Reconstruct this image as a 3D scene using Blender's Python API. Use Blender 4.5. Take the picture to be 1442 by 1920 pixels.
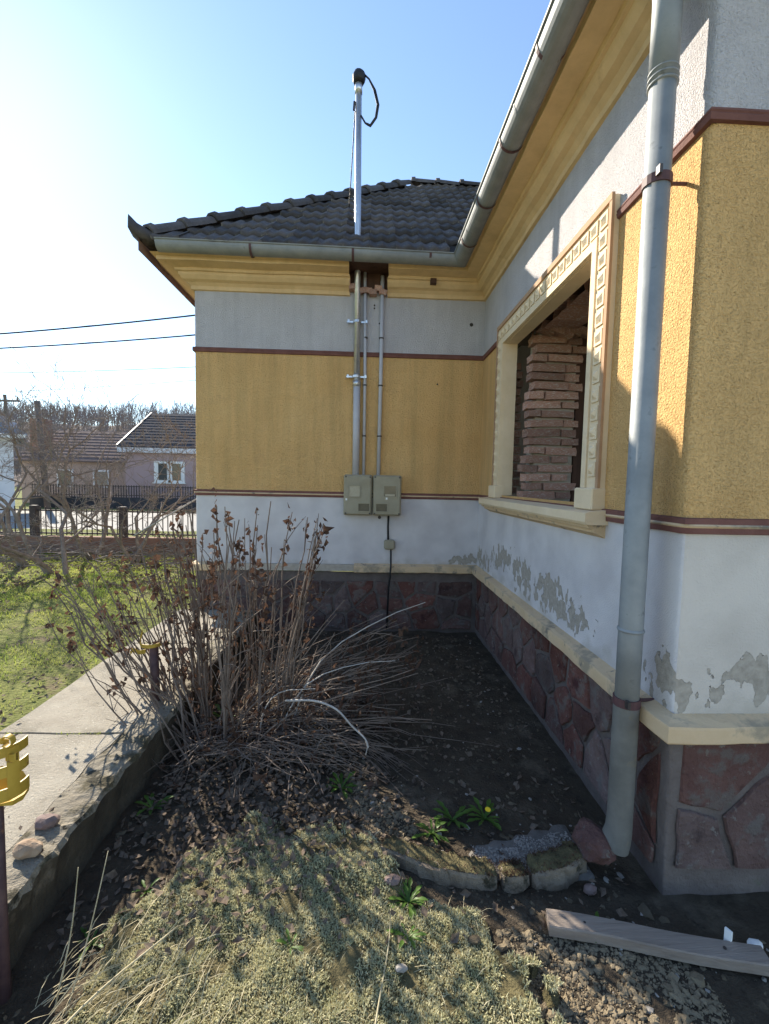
import bpy, math, random
import numpy as np
from mathutils import Vector, Matrix, noise
R = random.Random(7)
NR = np.random.default_rng(7)
rad = math.radians
for o in list(bpy.data.objects):
    bpy.data.objects.remove(o)
scn = bpy.context.scene
COL = scn.collection

# ------------------------------------------------------------------ camera, sky, sun, exposure
F, PITCH, YAW, ROLL, EYE = 830.0, .0665, .041, .0208, 1.62
cd = bpy.data.cameras.new('camera')
cam = bpy.data.objects.new('camera', cd)
COL.objects.link(cam)
fw = Vector((math.sin(YAW) * math.cos(PITCH), math.cos(YAW) * math.cos(PITCH), -math.sin(PITCH)))
right = Vector((math.cos(YAW), -math.sin(YAW), 0))
up = right.cross(fw)
r2 = right * math.cos(ROLL) + up * math.sin(ROLL)
u2 = up * math.cos(ROLL) - right * math.sin(ROLL)
m = Matrix((r2, u2, -fw)).transposed().to_4x4()
m.translation = Vector((0, 0, EYE))
cam.matrix_world = m
cd.sensor_fit = 'VERTICAL'
cd.sensor_height = 36
cd.lens = F / 1920 * 36
cd.clip_start = .05
cd.clip_end = 3000
scn.camera = cam

SUN = Vector((-.869, 1.099, .9006)).normalized()
elev = math.asin(SUN.z)
azim = math.atan2(SUN.x, SUN.y)
w = bpy.data.worlds.new('World')
scn.world = w
w.use_nodes = True
nt = w.node_tree
sky = nt.nodes.new('ShaderNodeTexSky')
sky.sky_type = 'NISHITA'
sky.sun_disc = False
sky.sun_elevation = elev
sky.sun_rotation = azim
sky.air_density = 1.0
sky.dust_density = .07
sky.ozone_density = 1.5
bg = nt.nodes['Background']
bg.inputs['Strength'].default_value = .12
nt.links.new(sky.outputs[0], bg.inputs[0])
sd = bpy.data.lights.new('sun', 'SUN')
sd.energy = 5.0
sd.angle = rad(.45)
sd.color = (1, .90, .74)
sun = bpy.data.objects.new('sun', sd)
COL.objects.link(sun)
sun.rotation_euler = SUN.to_track_quat('Z', 'Y').to_euler()
scn.render.engine = 'CYCLES'
scn.view_settings.view_transform = 'Standard'
scn.view_settings.look = 'None'
scn.view_settings.gamma = 1
scn.view_settings.exposure = 1.3

# ------------------------------------------------------------------ materials
def nd(nt, t, **k):
    n = nt.nodes.new(t)
    for a, b in k.items():
        setattr(n, a, b)
    return n

def ramp(nt, stops):
    r = nd(nt, 'ShaderNodeValToRGB')
    e = r.color_ramp.elements
    while len(e) < len(stops):
        e.new(.5)
    for i, (p, c) in enumerate(stops):
        e[i].position = p
        e[i].color = (*c, 1) if len(c) == 3 else c
    return r

def mat(name, c1, c2, scale=6, rough=.85, bump=None, bump2=None, metal=0, spots=None, rnd=0, spec=.3,
        detail=6, coords='pos', trans=0, stretch=None, streak=0, rsat=None):
    """two-tone noise colour; bump=(scale,distance); spots=(colour,scale,threshold); rnd = per-object value change"""
    m = bpy.data.materials.new(name)
    m.use_nodes = True
    nt = m.node_tree
    L = nt.links.new
    b = nt.nodes['Principled BSDF']
    b.inputs['Roughness'].default_value = rough
    b.inputs['Metallic'].default_value = metal
    b.inputs['Specular IOR Level'].default_value = spec
    if coords == 'pos':
        src = nd(nt, 'ShaderNodeNewGeometry').outputs['Position']
    else:
        src = nd(nt, 'ShaderNodeTexCoord').outputs['Object']
    if stretch:
        mp = nd(nt, 'ShaderNodeMapping')
        mp.inputs['Scale'].default_value = stretch
        L(src, mp.inputs[0])
        src = mp.outputs[0]
    info = nd(nt, 'ShaderNodeObjectInfo')
    n = nd(nt, 'ShaderNodeTexNoise')
    n.inputs['Scale'].default_value = scale
    n.inputs['Detail'].default_value = detail
    n.inputs['Roughness'].default_value = .62
    if rnd:
        n.noise_dimensions = '4D'
        mu = nd(nt, 'ShaderNodeMath', operation='MULTIPLY')
        mu.inputs[1].default_value = 37
        L(info.outputs['Random'], mu.inputs[0])
        L(mu.outputs[0], n.inputs['W'])
    L(src, n.inputs['Vector'])
    r = ramp(nt, [(.3, c1), (.7, c2)])
    L(n.outputs['Fac'], r.inputs[0])
    col = r.outputs[0]
    for sp in (spots or []):
        c, sc, th = sp[:3]
        n2 = nd(nt, 'ShaderNodeTexNoise')
        n2.inputs['Scale'].default_value = sc
        n2.inputs['Detail'].default_value = 5
        n2.inputs['Roughness'].default_value = .65
        L(src, n2.inputs['Vector'])
        rr = ramp(nt, [(th, (0, 0, 0)), (min(th + (sp[3] if len(sp) > 3 else .06), 1), (1, 1, 1))])
        L(n2.outputs['Fac'], rr.inputs[0])
        mx = nd(nt, 'ShaderNodeMix', data_type='RGBA')
        L(rr.outputs[0], mx.inputs[0])
        L(col, mx.inputs[6])
        mx.inputs[7].default_value = (*c, 1)
        col = mx.outputs[2]
    if streak:
        mp2 = nd(nt, 'ShaderNodeMapping')
        mp2.inputs['Scale'].default_value = (7, 7, .55)
        L(src, mp2.inputs[0])
        n7 = nd(nt, 'ShaderNodeTexNoise')
        n7.inputs['Scale'].default_value = 1
        n7.inputs['Detail'].default_value = 7
        n7.inputs['Roughness'].default_value = .7
        L(mp2.outputs[0], n7.inputs['Vector'])
        r7 = ramp(nt, [(.32, (1 - streak,) * 3), (.6, (1, 1, 1))])
        L(n7.outputs['Fac'], r7.inputs[0])
        m7 = nd(nt, 'ShaderNodeMix', data_type='RGBA', blend_type='MULTIPLY')
        m7.inputs[0].default_value = 1
        L(col, m7.inputs[6])
        L(r7.outputs[0], m7.inputs[7])
        col = m7.outputs[2]
    if rnd:
        hs = nd(nt, 'ShaderNodeHueSaturation')
        mr = nd(nt, 'ShaderNodeMapRange')
        mr.inputs[3].default_value = 1 - rnd
        mr.inputs[4].default_value = 1 + rnd
        L(info.outputs['Random'], mr.inputs[0])
        L(mr.outputs[0], hs.inputs['Value'])
        if rsat:
            m9 = nd(nt, 'ShaderNodeMath', operation='MULTIPLY')
            m9.inputs[1].default_value = 7.31
            L(info.outputs['Random'], m9.inputs[0])
            f9 = nd(nt, 'ShaderNodeMath', operation='FRACT')
            L(m9.outputs[0], f9.inputs[0])
            r9 = nd(nt, 'ShaderNodeMapRange')
            r9.inputs[3].default_value, r9.inputs[4].default_value = rsat
            L(f9.outputs[0], r9.inputs[0])
            L(r9.outputs[0], hs.inputs['Saturation'])
        L(col, hs.inputs['Color'])
        col = hs.outputs[0]
    L(col, b.inputs['Base Color'])
    last = None
    for bp in (bump, bump2):
        if bp:
            n3 = nd(nt, 'ShaderNodeTexNoise')
            n3.inputs['Scale'].default_value = bp[0]
            n3.inputs['Detail'].default_value = bp[2] if len(bp) > 2 else 4
            n3.inputs['Roughness'].default_value = .6
            L(src, n3.inputs['Vector'])
            bn = nd(nt, 'ShaderNodeBump')
            bn.inputs['Distance'].default_value = bp[1]
            bn.inputs['Strength'].default_value = 1
            L(n3.outputs['Fac'], bn.inputs['Height'])
            if last:
                L(last, bn.inputs['Normal'])
            last = bn.outputs[0]
    if last:
        L(last, b.inputs['Normal'])
    if trans:
        b.inputs['Transmission Weight'].default_value = trans
    return m

def leafmat(name, c1, c2, scale=40, tr=.35, rough=.6):
    m = mat(name, c1, c2, scale, rough)
    nt = m.node_tree
    b = nt.nodes['Principled BSDF']
    t = nd(nt, 'ShaderNodeBsdfTranslucent')
    mx = nd(nt, 'ShaderNodeMixShader')
    mx.inputs[0].default_value = tr
    src = b.inputs['Base Color'].links[0].from_socket
    nt.links.new(src, t.inputs[0])
    nt.links.new(b.outputs[0], mx.inputs[1])
    nt.links.new(t.outputs[0], mx.inputs[2])
    nt.links.new(mx.outputs[0], nt.nodes['Material Output'].inputs[0])
    return m

MT = {}
MT['grey'] = mat('grey_roughcast', (.54, .52, .54), (.61, .59, .605), 5, .95, (110, .016, 2), (300, .004), spots=[((.40, .385, .385), 40, .66, .08)], streak=.14)
MT['yellow'] = mat('yellow_roughcast', (.80, .485, .195), (.88, .565, .245), 2.2, .95, (95, .026, 1.5), (260, .006),
                   spots=[((.70, .42, .19), 3, .60, .25), ((.34, .24, .12), 45, .71, .05)], streak=.20)
MT['band'] = mat('brown_red_band_paint', (.13, .055, .045), (.19, .085, .07), 14, .8, (90, .002))
MT['ochre'] = mat('ochre_moulding_paint', (.55, .40, .24), (.65, .49, .32), 5, .85, (40, .004), spots=[((.34, .28, .20), 5, .54, .1), ((.22, .19, .155), 9, .60, .07)])
MT['cornice'] = mat('cornice_ochre_paint', (.60, .42, .22), (.68, .49, .27), 3, .8, (30, .0025), spots=[((.40, .26, .13), 4, .64, .14)], streak=.15)
MT['cream'] = mat('cream_window_stucco', (.66, .52, .34), (.74, .60, .42), 6, .85, (50, .003), spots=[((.42, .33, .2), 9, .68, .1)])
MT['brown_line'] = mat('light_brown_edge_paint', (.36, .22, .13), (.44, .28, .17), 12, .85)
MT['zinc'] = mat('weathered_zinc', (.20, .215, .225), (.29, .305, .31), 7, .62, (25, .001), metal=.25, spots=[((.17, .18, .185), 14, .62, .1)], spec=.25)
MT['zinc_warm'] = mat('dirty_zinc', (.13, .128, .117), (.20, .195, .178), 8, .75, (30, .002), metal=.1, spots=[((.2, .17, .12), 9, .58, .12)], spec=.2)
MT['strap'] = mat('dark_red_strap', (.07, .035, .04), (.12, .06, .06), 20, .6)
MT['galv'] = mat('galvanised_steel', (.48, .50, .54), (.62, .64, .67), 22, .32, metal=.75, spec=.5)
MT['conduit'] = mat('grey_conduit', (.42, .42, .46), (.5, .5, .53), 9, .5)
MT['tile'] = mat('old_clay_tile', (.06, .056, .060), (.11, .10, .10), 14, .9, (60, .004), rnd=.35, coords='obj',
                 spots=[((.17, .165, .14), 22, .6, .1), ((.09, .05, .04), 9, .64, .1)])
MT['underlay'] = mat('roof_battens', (.03, .027, .026), (.05, .045, .04), 5, .95)
MT['soffit'] = mat('eaves_board', (.24, .14, .10), (.34, .22, .16), 8, .85)
MT['brick'] = mat('old_brick', (.34, .18, .135), (.47, .285, .225), 16, .95, (45, .005), (160, .002), rnd=.32, coords='obj',
                  spots=[((.52, .45, .395), 11, .53, .1), ((.16, .08, .06), 12, .66, .08)])
MT['mortar'] = mat('lime_mortar', (.36, .32, .27), (.48, .43, .37), 18, .98, (50, .008), (150, .003))
MT['plinthm'] = mat('plinth_mortar', (.105, .085, .08), (.17, .145, .135), 7, .98, (40, .01), (130, .004), spots=[((.10, .12, .07), 5, .62, .12)])
MT['stone'] = mat('red_andesite', (.085, .046, .042), (.155, .095, .085), 7, .9, (18, .02), (70, .008), rnd=.3, rsat=(.65, 1.45),
                  spots=[((.13, .108, .10), 9, .53, .08), ((.06, .032, .032), 7, .58, .1), ((.17, .15, .135), 26, .60, .06)])
MT['dark'] = mat('dark_interior', (.03, .025, .022), (.05, .042, .036), 4, .95)
MT['room'] = mat('room_plaster', (.22, .2, .18), (.3, .27, .24), 3, .95)
MT['wood_dark'] = mat('dark_brown_timber', (.045, .022, .015), (.09, .045, .03), 20, .7, stretch=(1, 1, .1))
MT['meter'] = mat('olive_grey_plastic', (.27, .24, .17), (.33, .30, .22), 9, .5, spots=[((.28, .26, .2), 20, .68, .1)])
MT['meter_dark'] = mat('meter_window', (.05, .047, .04), (.09, .083, .07), 12, .15, spec=.5)
MT['meter_light'] = mat('meter_dial', (.34, .30, .22), (.42, .38, .29), 30, .3)
MT['white'] = mat('white_plastic', (.75, .75, .73), (.8, .8, .78), 10, .5)
MT['cable'] = mat('black_cable', (.012, .012, .014), (.025, .025, .028), 20, .5)
MT['steel_dark'] = mat('dark_steel', (.05, .045, .045), (.10, .085, .08), 20, .55, metal=.5)
MT['post'] = mat('purple_brown_painted_post', (.05, .028, .035), (.10, .06, .06), 22, .6, spots=[((.2, .1, .06), 18, .66, .08)])
MT['yel_metal'] = mat('chipped_yellow_paint', (.36, .23, .03), (.48, .32, .05), 15, .5, spots=[((.20, .10, .04), 28, .62, .06)])
MT['soil'] = mat('garden_soil', (.05, .040, .030), (.095, .076, .055), 7, 1, (60, .016), (220, .005), spec=.1,
                 spots=[((.15, .125, .092), 2.6, .55, .14), ((.035, .029, .023), 9, .6, .1)])
MT['clod'] = mat('soil_clod', (.06, .049, .035), (.17, .138, .096), 5, 1, (150, .004), spec=.1)
MT['lit_dry_soil'] = mat('sunlit_dry_soil_crumb', (.15, .12, .08), (.25, .205, .14), 9, 1, (150, .004), spec=.1)  # dry crumbs, with sunlight on the bed put into their pale colour
MT['gravel'] = mat('pale_pebble', (.20, .185, .165), (.34, .315, .285), 40, .9)
MT['lawn'] = mat('lawn_ground', (.12, .145, .045), (.19, .195, .07), 2.5, 1, (40, .03), spec=.1, spots=[((.16, .13, .085), 3.5, .56, .1), ((.07, .06, .04), 12, .62, .1)])
MT['grass'] = leafmat('grass_blade', (.24, .33, .05), (.46, .46, .14), 3, .4)
MT['moss'] = leafmat('dry_moss_sprig', (.39, .39, .22), (.62, .58, .38), 9, .3, .8)
MT['moss_dark'] = mat('dark_moss', (.07, .06, .03), (.17, .145, .07), 25, 1, (120, .012))
MT['weed'] = leafmat('dandelion_leaf', (.06, .13, .022), (.12, .21, .04), 20, .4, .45)
MT['petal'] = mat('yellow_petal', (.8, .5, .02), (.9, .62, .03), 40, .6)
MT['concrete'] = mat('path_concrete', (.28, .25, .20), (.41, .375, .31), 4, .92, (90, .012), (320, .005), spots=[((.20, .18, .14), 5, .56, .2), ((.56, .52, .44), 60, .63, .06), ((.22, .2, .17), 90, .66, .05)])
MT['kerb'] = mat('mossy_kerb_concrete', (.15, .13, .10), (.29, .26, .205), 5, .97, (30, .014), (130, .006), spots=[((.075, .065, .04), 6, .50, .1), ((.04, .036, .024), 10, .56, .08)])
MT['kerb_side'] = mat('algae_shade_kerb_face', (.035, .029, .022), (.085, .07, .05), 6, .98, (30, .014), (130, .006), spots=[((.15, .125, .095), 5, .60, .1)])  # algae and moss, plus the side's shade darkened into the colour
MT['edging'] = mat('edging_concrete', (.13, .105, .08), (.24, .20, .155), 8, .97, (40, .01), (160, .004), spots=[((.05, .045, .03), 9, .56, .08)])
MT['apron'] = mat('concrete_apron', (.10, .093, .085), (.18, .168, .155), 8, .95, (45, .008), (200, .003))
MT['plank'] = mat('weathered_plank', (.20, .16, .13), (.29, .24, .20), 14, .85, (60, .003), stretch=(.25, 3, 3))
MT['twig'] = mat('dry_stem', (.105, .077, .062), (.23, .18, .147), 9, .8)
MT['twig_pale'] = mat('pale_bare_branch', (.33, .30, .27), (.48, .45, .42), 12, .7)
MT['straw'] = leafmat('dry_straw', (.38, .33, .20), (.55, .49, .33), 12, .2)
MT['dead_leaf'] = leafmat('dried_brown_leaf', (.055, .03, .022), (.13, .075, .05), 25, .3, .8)
MT['litter'] = leafmat('leaf_litter', (.09, .062, .045), (.21, .165, .125), 30, .15, .9)
MT['bark'] = mat('grey_bark', (.16, .13, .115), (.27, .235, .21), 14, .95, (60, .006))
MT['rock'] = mat('reddish_rock', (.24, .165, .11), (.36, .27, .19), 22, .9, (60, .006))
MT['rock_p'] = mat('purple_rock', (.14, .095, .085), (.22, .165, .15), 22, .9, (60, .006))
MT['road'] = mat('pale_dusty_road', (.22, .215, .20), (.29, .28, .265), 2, .9, (60, .003))
MT['fence'] = mat('dark_fence_iron', (.05, .04, .04), (.09, .07, .065), 10, .7)
MT['fplinth'] = mat('red_brown_fence_plinth', (.20, .11, .08), (.28, .17, .13), 5, .95, (20, .01))
MT['pink'] = mat('pink_plaster', (.38, .28, .28), (.43, .32, .32), 2, .95)
MT['pale'] = mat('pale_plaster', (.6, .6, .62), (.68, .68, .7), 2, .95)
MT['tan'] = mat('tan_plaster', (.33, .25, .22), (.4, .31, .27), 2, .95)
MT['droof'] = mat('dark_far_tiles', (.05, .05, .058), (.08, .08, .09), 5, 1, spec=.02)
MT['broof'] = mat('brown_far_tiles', (.13, .10, .095), (.18, .145, .135), 5, 1, spec=.02)
MT['bluer'] = mat('blue_grey_sheet', (.16, .19, .24), (.22, .26, .31), 3, .5)
MT['glass'] = mat('window_glass', (.05, .055, .05), (.09, .09, .08), 4, .1, spec=.5)
MT['hill'] = mat('wooded_hill_floor', (.13, .105, .10), (.19, .155, .145), .12, 1)
MT['far_tree'] = mat('hazed_bare_branches', (.17, .145, .14), (.25, .215, .205), .1, 1)  # distance haze is tinted into the branch colour
MT['pole'] = mat('grey_timber_pole', (.11, .09, .08), (.17, .14, .13), 5, .9)

def peelmat(name, axis, blobs, c_lo=(.50, .475, .485), c_hi=(.61, .585, .59)):
    """white limewash that has flaked off around given spots (u along the wall, z up)"""
    m = bpy.data.materials.new(name)
    m.use_nodes = True
    nt = m.node_tree
    L = nt.links.new
    b = nt.nodes['Principled BSDF']
    b.inputs['Roughness'].default_value = .95
    b.inputs['Specular IOR Level'].default_value = .2
    pos = nd(nt, 'ShaderNodeNewGeometry').outputs['Position']
    sep = nd(nt, 'ShaderNodeSeparateXYZ')
    L(pos, sep.inputs[0])
    U, Z = sep.outputs[axis], sep.outputs['Z']

    def mth(op, a, bb=None, c=None):
        n = nd(nt, 'ShaderNodeMath', operation=op)
        for i, v in enumerate((a, bb, c)):
            if v is None:
                continue
            if isinstance(v, (int, float)):
                n.inputs[i].default_value = v
            else:
                L(v, n.inputs[i])
        return n.outputs[0]
    best = None
    for (u0, z0, ru, rz, sl) in blobs:
        du = mth('SUBTRACT', U, u0)
        dz = mth('SUBTRACT', mth('SUBTRACT', Z, z0), mth('MULTIPLY', du, sl))
        d = mth('ADD', mth('POWER', mth('ABSOLUTE', mth('DIVIDE', du, ru)), 2), mth('POWER', mth('ABSOLUTE', mth('DIVIDE', dz, rz)), 2))
        v = mth('SUBTRACT', 1, d)
        best = v if best is None else mth('MAXIMUM', best, v)
    mp = nd(nt, 'ShaderNodeMapping')
    mp.inputs['Scale'].default_value = (1, 1, .62)
    L(pos, mp.inputs[0])
    n = nd(nt, 'ShaderNodeTexNoise')
    n.inputs['Scale'].default_value = 17
    n.inputs['Detail'].default_value = 3
    n.inputs['Roughness'].default_value = .5
    L(mp.outputs[0], n.inputs[0])
    f = mth('ADD', mth('MULTIPLY', mth('SUBTRACT', n.outputs['Fac'], .52), 7.0), mth('MULTIPLY', mth('MAXIMUM', best, -2.0), 1.1))
    mask = ramp(nt, [(.40, (0, 0, 0)), (.46, (1, 1, 1))])
    L(f, mask.inputs[0])
    nn = nd(nt, 'ShaderNodeTexNoise')
    nn.inputs['Scale'].default_value = 4
    nn.inputs['Detail'].default_value = 7
    L(pos, nn.inputs[0])
    c1 = ramp(nt, [(.3, c_lo), (.6, c_hi)])
    L(nn.outputs['Fac'], c1.inputs[0])
    n4 = nd(nt, 'ShaderNodeTexNoise')
    n4.inputs['Scale'].default_value = 40
    L(pos, n4.inputs[0])
    c2 = ramp(nt, [(.3, (.30, .27, .23)), (.7, (.41, .37, .32))])
    L(n4.outputs['Fac'], c2.inputs[0])
    mx = nd(nt, 'ShaderNodeMix', data_type='RGBA')
    L(mask.outputs[0], mx.inputs[0])
    L(c1.outputs[0], mx.inputs[6])
    L(c2.outputs[0], mx.inputs[7])
    # splashed dirt low on the wall
    n5 = nd(nt, 'ShaderNodeTexNoise')
    n5.inputs['Scale'].default_value = 6
    n5.inputs['Detail'].default_value = 6
    L(pos, n5.inputs[0])
    dz = mth('MULTIPLY', mth('SUBTRACT', mth('ADD', .80, mth('MULTIPLY', mth('SUBTRACT', n5.outputs['Fac'], .5), .5)), Z), 5)
    dm = nd(nt, 'ShaderNodeMix', data_type='RGBA')
    cl = nd(nt, 'ShaderNodeClamp')
    cl.inputs[2].default_value = .5
    L(dz, cl.inputs[0])
    L(cl.outputs[0], dm.inputs[0])
    L(mx.outputs[2], dm.inputs[6])
    dm.inputs[7].default_value = (.36, .33, .28, 1)
    L(dm.outputs[2], b.inputs['Base Color'])
    inv = mth('SUBTRACT', 1, mask.outputs[0])
    b1 = nd(nt, 'ShaderNodeBump')
    b1.inputs['Distance'].default_value = .012
    L(inv, b1.inputs['Height'])
    n6 = nd(nt, 'ShaderNodeTexNoise')
    n6.inputs['Scale'].default_value = 150
    L(pos, n6.inputs[0])
    b2 = nd(nt, 'ShaderNodeBump')
    b2.inputs['Distance'].default_value = .003
    L(n6.outputs['Fac'], b2.inputs['Height'])
    L(b1.outputs[0], b2.inputs['Normal'])
    L(b2.outputs[0], b.inputs['Normal'])
    return m

# ------------------------------------------------------------------ mesh helpers
class MB:
    def __init__(s):
        s.v = []
        s.f = []
        s.n = 0

    def add(s, v, f):
        v = np.asarray(v, dtype=float).reshape(-1, 3)
        s.v.append(v)
        n = s.n
        if isinstance(f, np.ndarray):
            s.f.append(f + n)
        else:
            by = {}
            for q in f:
                by.setdefault(len(q), []).append(q)
            for q in by.values():
                s.f.append(np.array(q, dtype=np.int64) + n)
        s.n += len(v)
        return s

    def box(s, c, d, rot=None):
        x, y, z = d[0] / 2, d[1] / 2, d[2] / 2
        v = np.array([(-x, -y, -z), (x, -y, -z), (x, y, -z), (-x, y, -z), (-x, -y, z), (x, -y, z), (x, y, z), (-x, y, z)])
        if rot is not None:
            v = v @ np.array(rot).T
        return s.add(v + np.array(c), [(3, 2, 1, 0), (4, 5, 6, 7), (0, 1, 5, 4), (1, 2, 6, 5), (2, 3, 7, 6), (3, 0, 4, 7)])

    def bbox(s, lo, hi):
        lo, hi = np.array(lo, float), np.array(hi, float)
        return s.box((lo + hi) / 2, hi - lo)

    def cbox(s, c, d, b=.01, rot=None):
        """box with bevelled edges"""
        x, y, z = d[0] / 2, d[1] / 2, d[2] / 2
        v = []
        for sz in (-1, 1):
            for lvl in ((0, 1) if sz < 0 else (1, 0)):
                ins = b if lvl == 0 else 0
                zz = sz * (z if lvl == 0 else z - b)
                for (px, py) in ((-1, -1), (1, -1), (1, 1), (-1, 1)):
                    xx, yy = x - ins, y - ins
                    if px * py > 0:
                        v += [(px * xx, py * (yy - b), zz), (px * (xx - b), py * yy, zz)]
                    else:
                        v += [(px * (xx - b), py * yy, zz), (px * xx, py * (yy - b), zz)]
        v = np.array(v)
        if rot is not None:
            v = v @ np.array(rot).T
        f = []
        for k in range(3):
            for i in range(8):
                j = (i + 1) % 8
                f.append((k * 8 + i, k * 8 + j, k * 8 + 8 + j, k * 8 + 8 + i))
        f += [tuple(range(7, -1, -1)), tuple(range(24, 32))]
        return s.add(v + np.array(c), f)

    def tube(s, p, r, n=6, cap=True):
        p = np.asarray(p, float)
        k = len(p)
        r = np.full(k, r, float) if np.isscalar(r) else np.asarray(r, float)
        t = np.gradient(p, axis=0)
        t /= np.linalg.norm(t, axis=1)[:, None] + 1e-12
        a = np.array([0, 0, 1.]) if abs(t[0][2]) < .9 else np.array([1., 0, 0])
        u = np.cross(t[0], a)
        u /= np.linalg.norm(u)
        U = np.empty((k, 3))
        for i in range(k):
            u = u - t[i] * u.dot(t[i])
            u /= np.linalg.norm(u) + 1e-12
            U[i] = u
        W = np.cross(t, U)
        an = np.arange(n) * 2 * math.pi / n
        v = p[:, None] + r[:, None, None] * (np.cos(an)[None, :, None] * U[:, None] + np.sin(an)[None, :, None] * W[:, None])
        i = np.arange(k - 1)[:, None] * n
        j = np.arange(n)[None]
        j2 = (j + 1) % n
        q = np.stack([i + j, i + j2, i + n + j2, i + n + j], -1).reshape(-1, 4)
        base = s.n
        s.add(v.reshape(-1, 3), q)
        if cap and n > 2:
            s.f.append(np.array([list(range(n - 1, -1, -1))]) + base)
            s.f.append(np.array([list(range(n))]) + base + (k - 1) * n)
        return s

    def sweep(s, rings, closed=False):
        """rings: list of equal-length point rows; faces between neighbours"""
        rings = np.asarray(rings, float)
        a, b = rings.shape[:2]
        i = np.arange(a - 1)[:, None] * b
        j = np.arange(b if closed else b - 1)[None]
        j2 = (j + 1) % b
        q = np.stack([i + j, i + j2, i + b + j2, i + b + j], -1).reshape(-1, 4)
        return s.add(rings.reshape(-1, 3), q)

    def build(s, name, m, parent=None, smooth=False, kind=None):
        v = np.concatenate(s.v) if s.v else np.zeros((0, 3))
        if parent is not None:
            v = v - np.array(rootloc(parent))
        me = bpy.data.meshes.new(name)
        me.vertices.add(len(v))
        me.vertices.foreach_set('co', v.astype(np.float32).ravel())
        tot = np.concatenate([np.full(len(q), q.shape[1]) for q in s.f])
        idx = np.concatenate([q.ravel() for q in s.f])
        me.loops.add(len(idx))
        me.loops.foreach_set('vertex_index', idx.astype(np.int32))
        me.polygons.add(len(tot))
        me.polygons.foreach_set('loop_start', np.concatenate([[0], np.cumsum(tot)[:-1]]).astype(np.int32))
        me.update(calc_edges=True)
        me.polygons.foreach_set('use_smooth', np.full(len(tot), bool(smooth)))
        me.materials.append(MT[m] if isinstance(m, str) else m)
        o = bpy.data.objects.new(name, me)
        COL.objects.link(o)
        if parent is not None:
            o.parent = parent
        if kind:
            o['kind'] = kind
        return o

def rootloc(o):
    l = Vector((0, 0, 0))
    while o is not None:
        l += o.location
        o = o.parent
    return l

def thing(name, label, cat, loc=(0, 0, 0), group=None):
    o = bpy.data.objects.new(name, None)
    COL.objects.link(o)
    o.location = loc
    o.empty_display_size = .1
    return tag(o, label, cat, group)

def tag(o, label, cat=None, group=None, kind=None):
    if label:
        o['label'] = label
    if cat:
        o['category'] = cat
    if group:
        o['group'] = group
    if kind:
        o['kind'] = kind
    return o

def link_copy(mesh, name, parent, loc, rot=(0, 0, 0), scale=None):
    """another object that shares a mesh; loc is in world space"""
    o = bpy.data.objects.new(name, mesh)
    COL.objects.link(o)
    o.parent = parent
    o.location = Vector(loc) - rootloc(parent)
    o.rotation_euler = rot
    if scale:
        o.scale = scale
    return o

def rotz(a):
    c, s_ = math.cos(a), math.sin(a)
    return np.array([(c, -s_, 0), (s_, c, 0), (0, 0, 1)])

def nz(x, y, z=0.0, s=1.0):
    return noise.noise(Vector((x * s, y * s, z)))

def lump(c, r, seed, sub=2, rough=.25):
    """one irregular stone as (verts, faces)"""
    import bmesh
    bm = bmesh.new()
    bmesh.ops.create_icosphere(bm, subdivisions=sub, radius=1)
    v = []
    for q in bm.verts:
        d = 1 + rough * nz(q.co.x + seed * 7.3, q.co.y, q.co.z + seed, 1.3) + rough * .5 * nz(q.co.x, q.co.y + seed, q.co.z * 3, 3)
        v.append((c[0] + q.co.x * d * r[0], c[1] + q.co.y * d * r[1], c[2] + q.co.z * d * r[2]))
    bm.verts.ensure_lookup_table()
    f = [tuple(x.index for x in q.verts) for q in bm.faces]
    bm.free()
    return v, f

# ------------------------------------------------------------------ measures of the house (metres)
XL, XR, YB, YN = -1.785, 1.2, 4.70, 1.61
Z1, Z2, ZM = 2.95, 1.48, .74
SLOPE = 2.31 / 2.685

def gz(x, y):
    return .022 * nz(x, y, 1.3, 1.4) + .012 * nz(x, y, 4.1, 5) + .006 * nz(x, y, 7.7, 17) + .07 * max(0, min(1, (4.6 - 2.8 - abs(y - 3.6)) / 2)) * max(0, min(1, (.1 - x))) * .0

# ------------------------------------------------------------------ ground, lawn, path
def axis(*spans):
    a = []
    for lo, hi, st in spans:
        a += list(np.arange(lo, hi, st))
    return np.array(a + [spans[-1][1]])

gx = axis((-600, -40, 40), (-40, -8, 2), (-8, -2.2, .29), (-2.2, -1.35, .17), (-1.35, -1.30, .05), (-1.30, 10, .8), (10, 40, 6), (40, 600, 56))
gy = axis((-60, -2, 6), (-2, 10, .3), (10, 40, 2), (40, 700, 44))
v = []
for y in gy:
    for x in gx:
        z = -.06 if x > -1.32 else .21 + (.02 * nz(x, y, 3, .6) if x > -8 else 0)
        if y > 10:
            z -= min(.16, (y - 10) * .05)
        if x > -1.32 and y > 5.5:
            z = -.06
        v.append((x, y, z))
a, b = len(gx), len(gy)
g = MB().sweep(np.array(v).reshape(b, a, 3))
ground = g.build('ground', 'lawn', smooth=True, kind='structure')

# loose garden soil in the corner of the house
sx = np.arange(-1.30, 2.62, .022)
sy = np.arange(.45, 4.72, .022)
v = [(x, y, gz(x, y)) for y in sy for x in sx]
soil = MB().sweep(np.array(v).reshape(len(sy), len(sx), 3)).build('soil_bed', 'soil', smooth=True, kind='structure')

# road beyond the garden fence
g = MB()
g.bbox((-80, 12.6, -.3), (60, 20.5, .075))
road = g.build('road', 'road', kind='structure')

MB().bbox((-9, -9, -.2), (9, .42, .035)).build('added_bounce_slab', 'concrete', kind='structure')  # unseen slab behind the camera, added to bounce light onto the walls
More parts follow.
